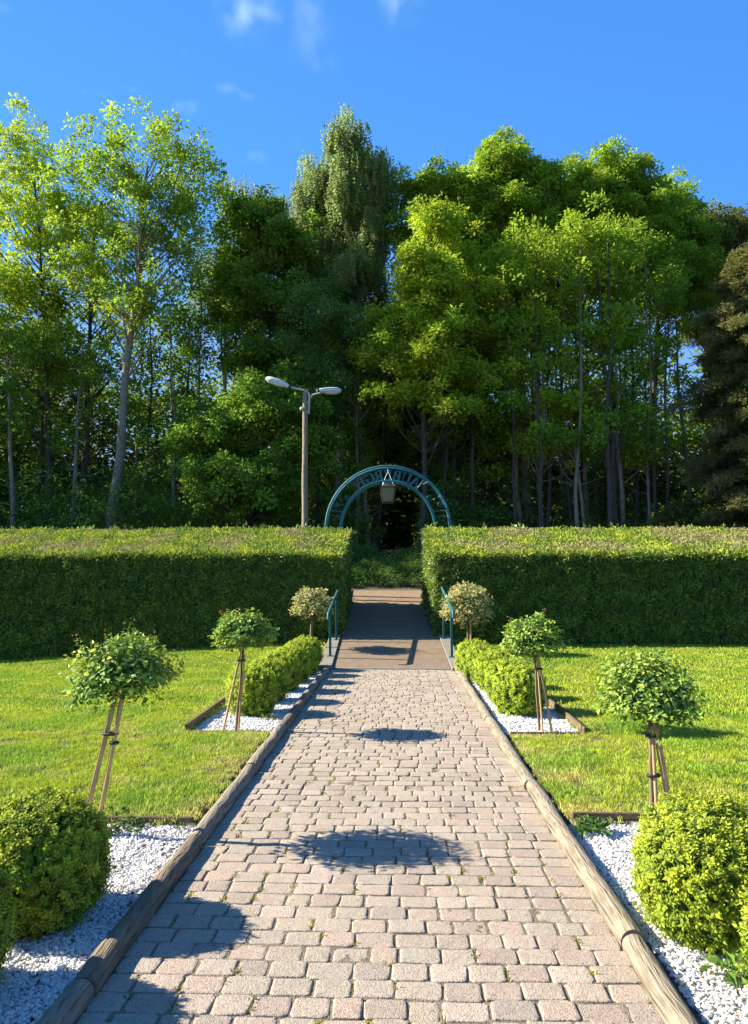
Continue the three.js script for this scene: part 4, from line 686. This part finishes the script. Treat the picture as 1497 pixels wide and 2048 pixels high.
{ // slim bare stems of the thicket
  const R = rng(77);
  const nth = ['first', 'second', 'third', 'fourth', 'fifth', 'sixth', 'seventh', 'eighth', 'ninth', 'tenth', 'eleventh', 'twelfth', 'thirteenth', 'fourteenth', 'fifteenth', 'sixteenth', 'seventeenth', 'eighteenth', 'nineteenth', 'twentieth', 'twenty-first', 'twenty-second', 'twenty-third', 'twenty-fourth', 'twenty-fifth', 'twenty-sixth', 'twenty-seventh', 'twenty-eighth', 'twenty-ninth', 'thirtieth', 'thirty-first'];
  const slim = (xs, label, group, base, colour, dens) => xs.sort((a, b) => Math.abs(a[0] / a[1]) - Math.abs(b[0] / b[1])).forEach(([x, z, top], i) => tree({ name: 'slender_tree', label: label.replace('NTH', nth[i]), group, x, z, trunkTop: top, r: 0.07 + R() * 0.06, lean: [(R() - 0.5) * 1.6, 0], kind: 'airy', lobes: [[x + (R() - 0.5) * 1.4, top - 1.6, 1.0 + R() * 0.5, 2.2], [x + (R() - 0.5), top - 4.6, 0.8, 1.6], [x + (R() - 0.5) * 1.6, top - 7 - R() * 2, 0.9, 0.8]], colour, bark: i % 3 ? M.barkPale : M.bark, seed: base + i, dense: dens, limbs: 3, stub: 9 }));
  slim([[5.1, -32.5, 16], [6.2, -33.5, 17], [6.6, -36, 16.5], [7.2, -32, 15.5], [7.7, -35, 17], [8.2, -33, 16.4], [8.9, -36.5, 16.5], [9.3, -32.6, 16], [10.1, -33, 16.6], [10.7, -36, 17], [11.4, -34, 16], [12.2, -35.5, 16.5], [4.4, -37, 16], [3.5, -33, 15], [5.7, -38, 15.5], [7.0, -38.5, 16], [8.5, -39, 16], [6.0, -31, 15], [7.4, -30.8, 15.5], [9.0, -31.2, 15.8], [10.2, -31.5, 15.5], [4.7, -30.2, 15], [5.4, -29.6, 14.8], [6.9, -29.8, 15.4], [8.0, -29.6, 15.2], [8.6, -30, 15.6], [9.8, -38, 16], [11.0, -38.5, 16], [12.8, -38, 15.5], [13.6, -36, 15]], 'slim stemmed tree right of the arch, NTH counting outward from it', 'slim trees right of the arch', 2000, LIT, 0.8);
  slim([[-7.6, -34, 16], [-9.0, -35.5, 17.5], [-8.4, -38, 17], [-13.2, -38, 15], [-17.2, -36, 15], [-12.2, -37, 16.5], [-10.4, -36, 14], [-14.2, -33, 12], [-16.3, -32, 12.5], [-9.6, -33, 12.5], [-11.3, -39, 16]], 'slim stemmed tree in the open wood, NTH counting left from the lamp post', 'slim trees left of the lamp post', 2100, MIDG, 0.75);
  slim([[-1.7, -31.5, 11], [-0.9, -35, 13], [-1.25, -33, 12], [2.5, -34.5, 13], [1.9, -32, 12], [3.0, -31.5, 12], [-2.2, -36.5, 13]], 'thin dark stem in shade behind the arch, NTH out from the path middle', 'thin stems behind the arch', 2200, DARK, 0.7);
}
{ // bronze conifer at the right edge
  const o = thing('conifer', 'bronze brown conifer at the right edge with drooping layered branches', 'tree', [13.7, lawnY(13.7, -29.4), -29.4]), R = rng(3100), H = 12.2, list = [], brs = [];
  const pts = [], rad = []; for (let i = 0; i <= 10; i++) { pts.push(V(0.08 * n2(i, 2), H * i / 10, 0)); rad.push(0.24 * (1 - i / 10.5)); } part('trunk', tube(pts, rad, 9, 0.08, 4), M.bark, o);
  for (let k = 0; k < 130; k++) {
    const t = Math.pow(k / 130, 0.9), y = 0.9 + t * (H - 1.1), reach = (0.55 + 3.1 * Math.pow(1 - t, 0.62)) * (0.5 + R() * 0.6) * (1 + 0.3 * n2(k * 0.05, 3)), a = k * 2.399, dir = V(Math.cos(a), 0, Math.sin(a));
    const P = (s) => V(dir.x * reach * s, y + 0.16 * reach * s - 0.36 * reach * s * s, dir.z * reach * s);
    const g = tube([0, 0.35, 0.7, 1].map(P), [0.045, 0.034, 0.022, 0.008].map((q) => q * (0.5 + 0.6 * (1 - t))), 4, 0, 1, false); brs.push(g);
    for (let i = 0; i < 14 + reach * 17; i++) {
      const s = 0.2 + 0.8 * Math.pow(R(), 0.7), p = P(s).add(V((R() - 0.5) * 0.75 * reach * (1.1 - s * 0.6) * 0.6, (R() - 0.5) * 0.16 - 0.08 * R(), (R() - 0.5) * 0.75 * reach * (1.1 - s * 0.6) * 0.6)), w = R();
      list.push({ p, n: V(dir.x * 0.5 + (R() - 0.5) * 1.2, 1, dir.z * 0.5 + (R() - 0.5) * 1.2).normalize(), spin: R() * 6.28, s: 0.55 + R() * 0.5, c: mix3([0.11, 0.12, 0.036], [0.34, 0.30, 0.105], smooth(0.6, 1, s) * w * (0.25 + 0.75 * smooth(-0.3, 0.4, n3(p.x * 0.6, p.y * 0.6, p.z * 0.6)))) });
    }
  }
  tag(part('branches', merged(brs), M.bark, o), null, null, null, 'stuff'); scatter('crown', NEEDLE, M.leaf, list, o);
}
{ // undergrowth on the bank, shaded understorey, deep wood behind, and the wood that goes on outside the frame
  const R = rng(4000);
  const mass = (name, label, n, where, geo, col, sc) => { const list = []; for (let i = 0; i < n; i++) { const p = where(); if (!p) continue; const v = 0.7 + R() * 0.6, t = R(); list.push({ p, n: V((R() - 0.5) * 1.2, 0.9, (R() - 0.5) * 1.2 + 0.3).normalize(), spin: R() * 6.28, s: sc * (0.6 + R() * 0.8), c: mix3(col[0], col[1], t).map((q) => q * v) }); } return tag(scatter(name, geo, M.leaf, list), label, 'undergrowth'); };
  mass('undergrowth', 'low dark green ground cover on the bank behind the track', 5200, () => { const x = (R() - 0.5) * 12 - 0.3, z = -24.4 - R() * 4.6; if (Math.abs(x + 0.25 - 0.05 * (z + 24)) < 0.5 && z < -27.6) return null; return V(x, groundY(x, z) + R() * (0.2 + 0.15 * smooth(-24.4, -25.2, z)) + 0.15 * n2(x, z), z); }, LEAFY_LOW, [[0.05, 0.1, 0.018], [0.1, 0.17, 0.028]], 0.4);
  mass('understorey', 'shaded bushes and saplings between the trunks of the forest edge', 15000, () => {
    const x = (R() - 0.5) * 46, z = -29.5 - R() * 12, h = 2.6 - 1.1 * smooth(2, 5, x) + 2.0 * n2(x * 0.3, z * 0.2) + 1.4 * n2(x * 0.9 + 5, z * 0.6); if (h < 0.3 || (Math.abs(x + 0.2) < 1.2 && z > -44)) return null;
    return V(x, lawnY(x, z) + R() * h, z); }, LEAFY_LOW, [[0.06, 0.115, 0.018], [0.12, 0.20, 0.028]], 0.8);
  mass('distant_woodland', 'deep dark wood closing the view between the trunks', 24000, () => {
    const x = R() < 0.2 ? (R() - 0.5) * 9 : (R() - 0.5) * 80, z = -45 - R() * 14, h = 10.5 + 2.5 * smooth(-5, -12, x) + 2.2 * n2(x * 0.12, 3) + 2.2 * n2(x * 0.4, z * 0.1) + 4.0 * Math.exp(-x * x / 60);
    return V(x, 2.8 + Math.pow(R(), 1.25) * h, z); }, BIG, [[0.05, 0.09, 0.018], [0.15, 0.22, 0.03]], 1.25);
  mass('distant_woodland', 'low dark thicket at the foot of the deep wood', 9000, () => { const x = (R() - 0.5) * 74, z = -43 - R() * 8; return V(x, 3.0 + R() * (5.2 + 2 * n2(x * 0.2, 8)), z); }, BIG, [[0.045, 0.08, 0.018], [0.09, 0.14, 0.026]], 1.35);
  for (const [s, x0, x1, lab] of [[-1, -19.5, -58, 'wood that goes on beyond the left edge of the picture'], [1, 19, 46, 'wood that goes on beyond the right edge of the picture']])
    mass('side_woodland', lab, s < 0 ? 3000 : 6000, () => { const x = lerp(x0, x1, R()), z = -27 - R() * 20, h = 14 + 4 * n2(x * 0.25, z * 0.2); return V(x, 2.6 + Math.pow(R(), 0.7) * h, z); }, BIG, [[0.05, 0.09, 0.018], [0.12, 0.18, 0.025]], 2.0);
}
{ // young weeds in the gravel and a broad leaved plant by the right box ball
  const blade = spray(14, 0.06, 0.11, 0.045, 5001, 0.3, 0.9), R = rng(5100);
  const weed = (x, z, n, sp, sc, label, c, geo = blade) => { const o = thing('weed', label, 'weed', [x, -0.01, z]), list = []; for (let i = 0; i < n; i++) { const v = 0.75 + R() * 0.5; list.push({ p: V((R() - 0.5) * sp, 0.02 + R() * 0.06 * sc, (R() - 0.5) * sp), n: V(R() - 0.5, 1.1, R() - 0.5).normalize(), spin: R() * 6.28, s: sc * (0.6 + R() * 0.6), c: c.map((q) => q * v) }); } scatter('leaves', geo, M.leaf, list, o); };
  weed(1.2, -5.02, 9, 0.16, 0.6, 'green weed between the right log and the dark board', [0.07, 0.14, 0.03]);
  weed(1.34, -3.24, 4, 0.1, 0.65, 'broad leaved weed between the two box balls on the right', [0.09, 0.16, 0.03]);
  weed(-1.62, -5.0, 14, 0.5, 0.5, 'trailing weeds over the board of the near left bed', [0.08, 0.13, 0.035]);
  weed(-1.42, -13.0, 10, 0.3, 0.8, 'pale weeds in the gravel beside the left log near the ramp', [0.2, 0.22, 0.09]);
  weed(-1.45, -8.75, 4, 0.12, 0.5, 'small weed in the gravel before the nearest far box ball on the left', [0.14, 0.18, 0.06]);
}
renderer.render(scene, camera);
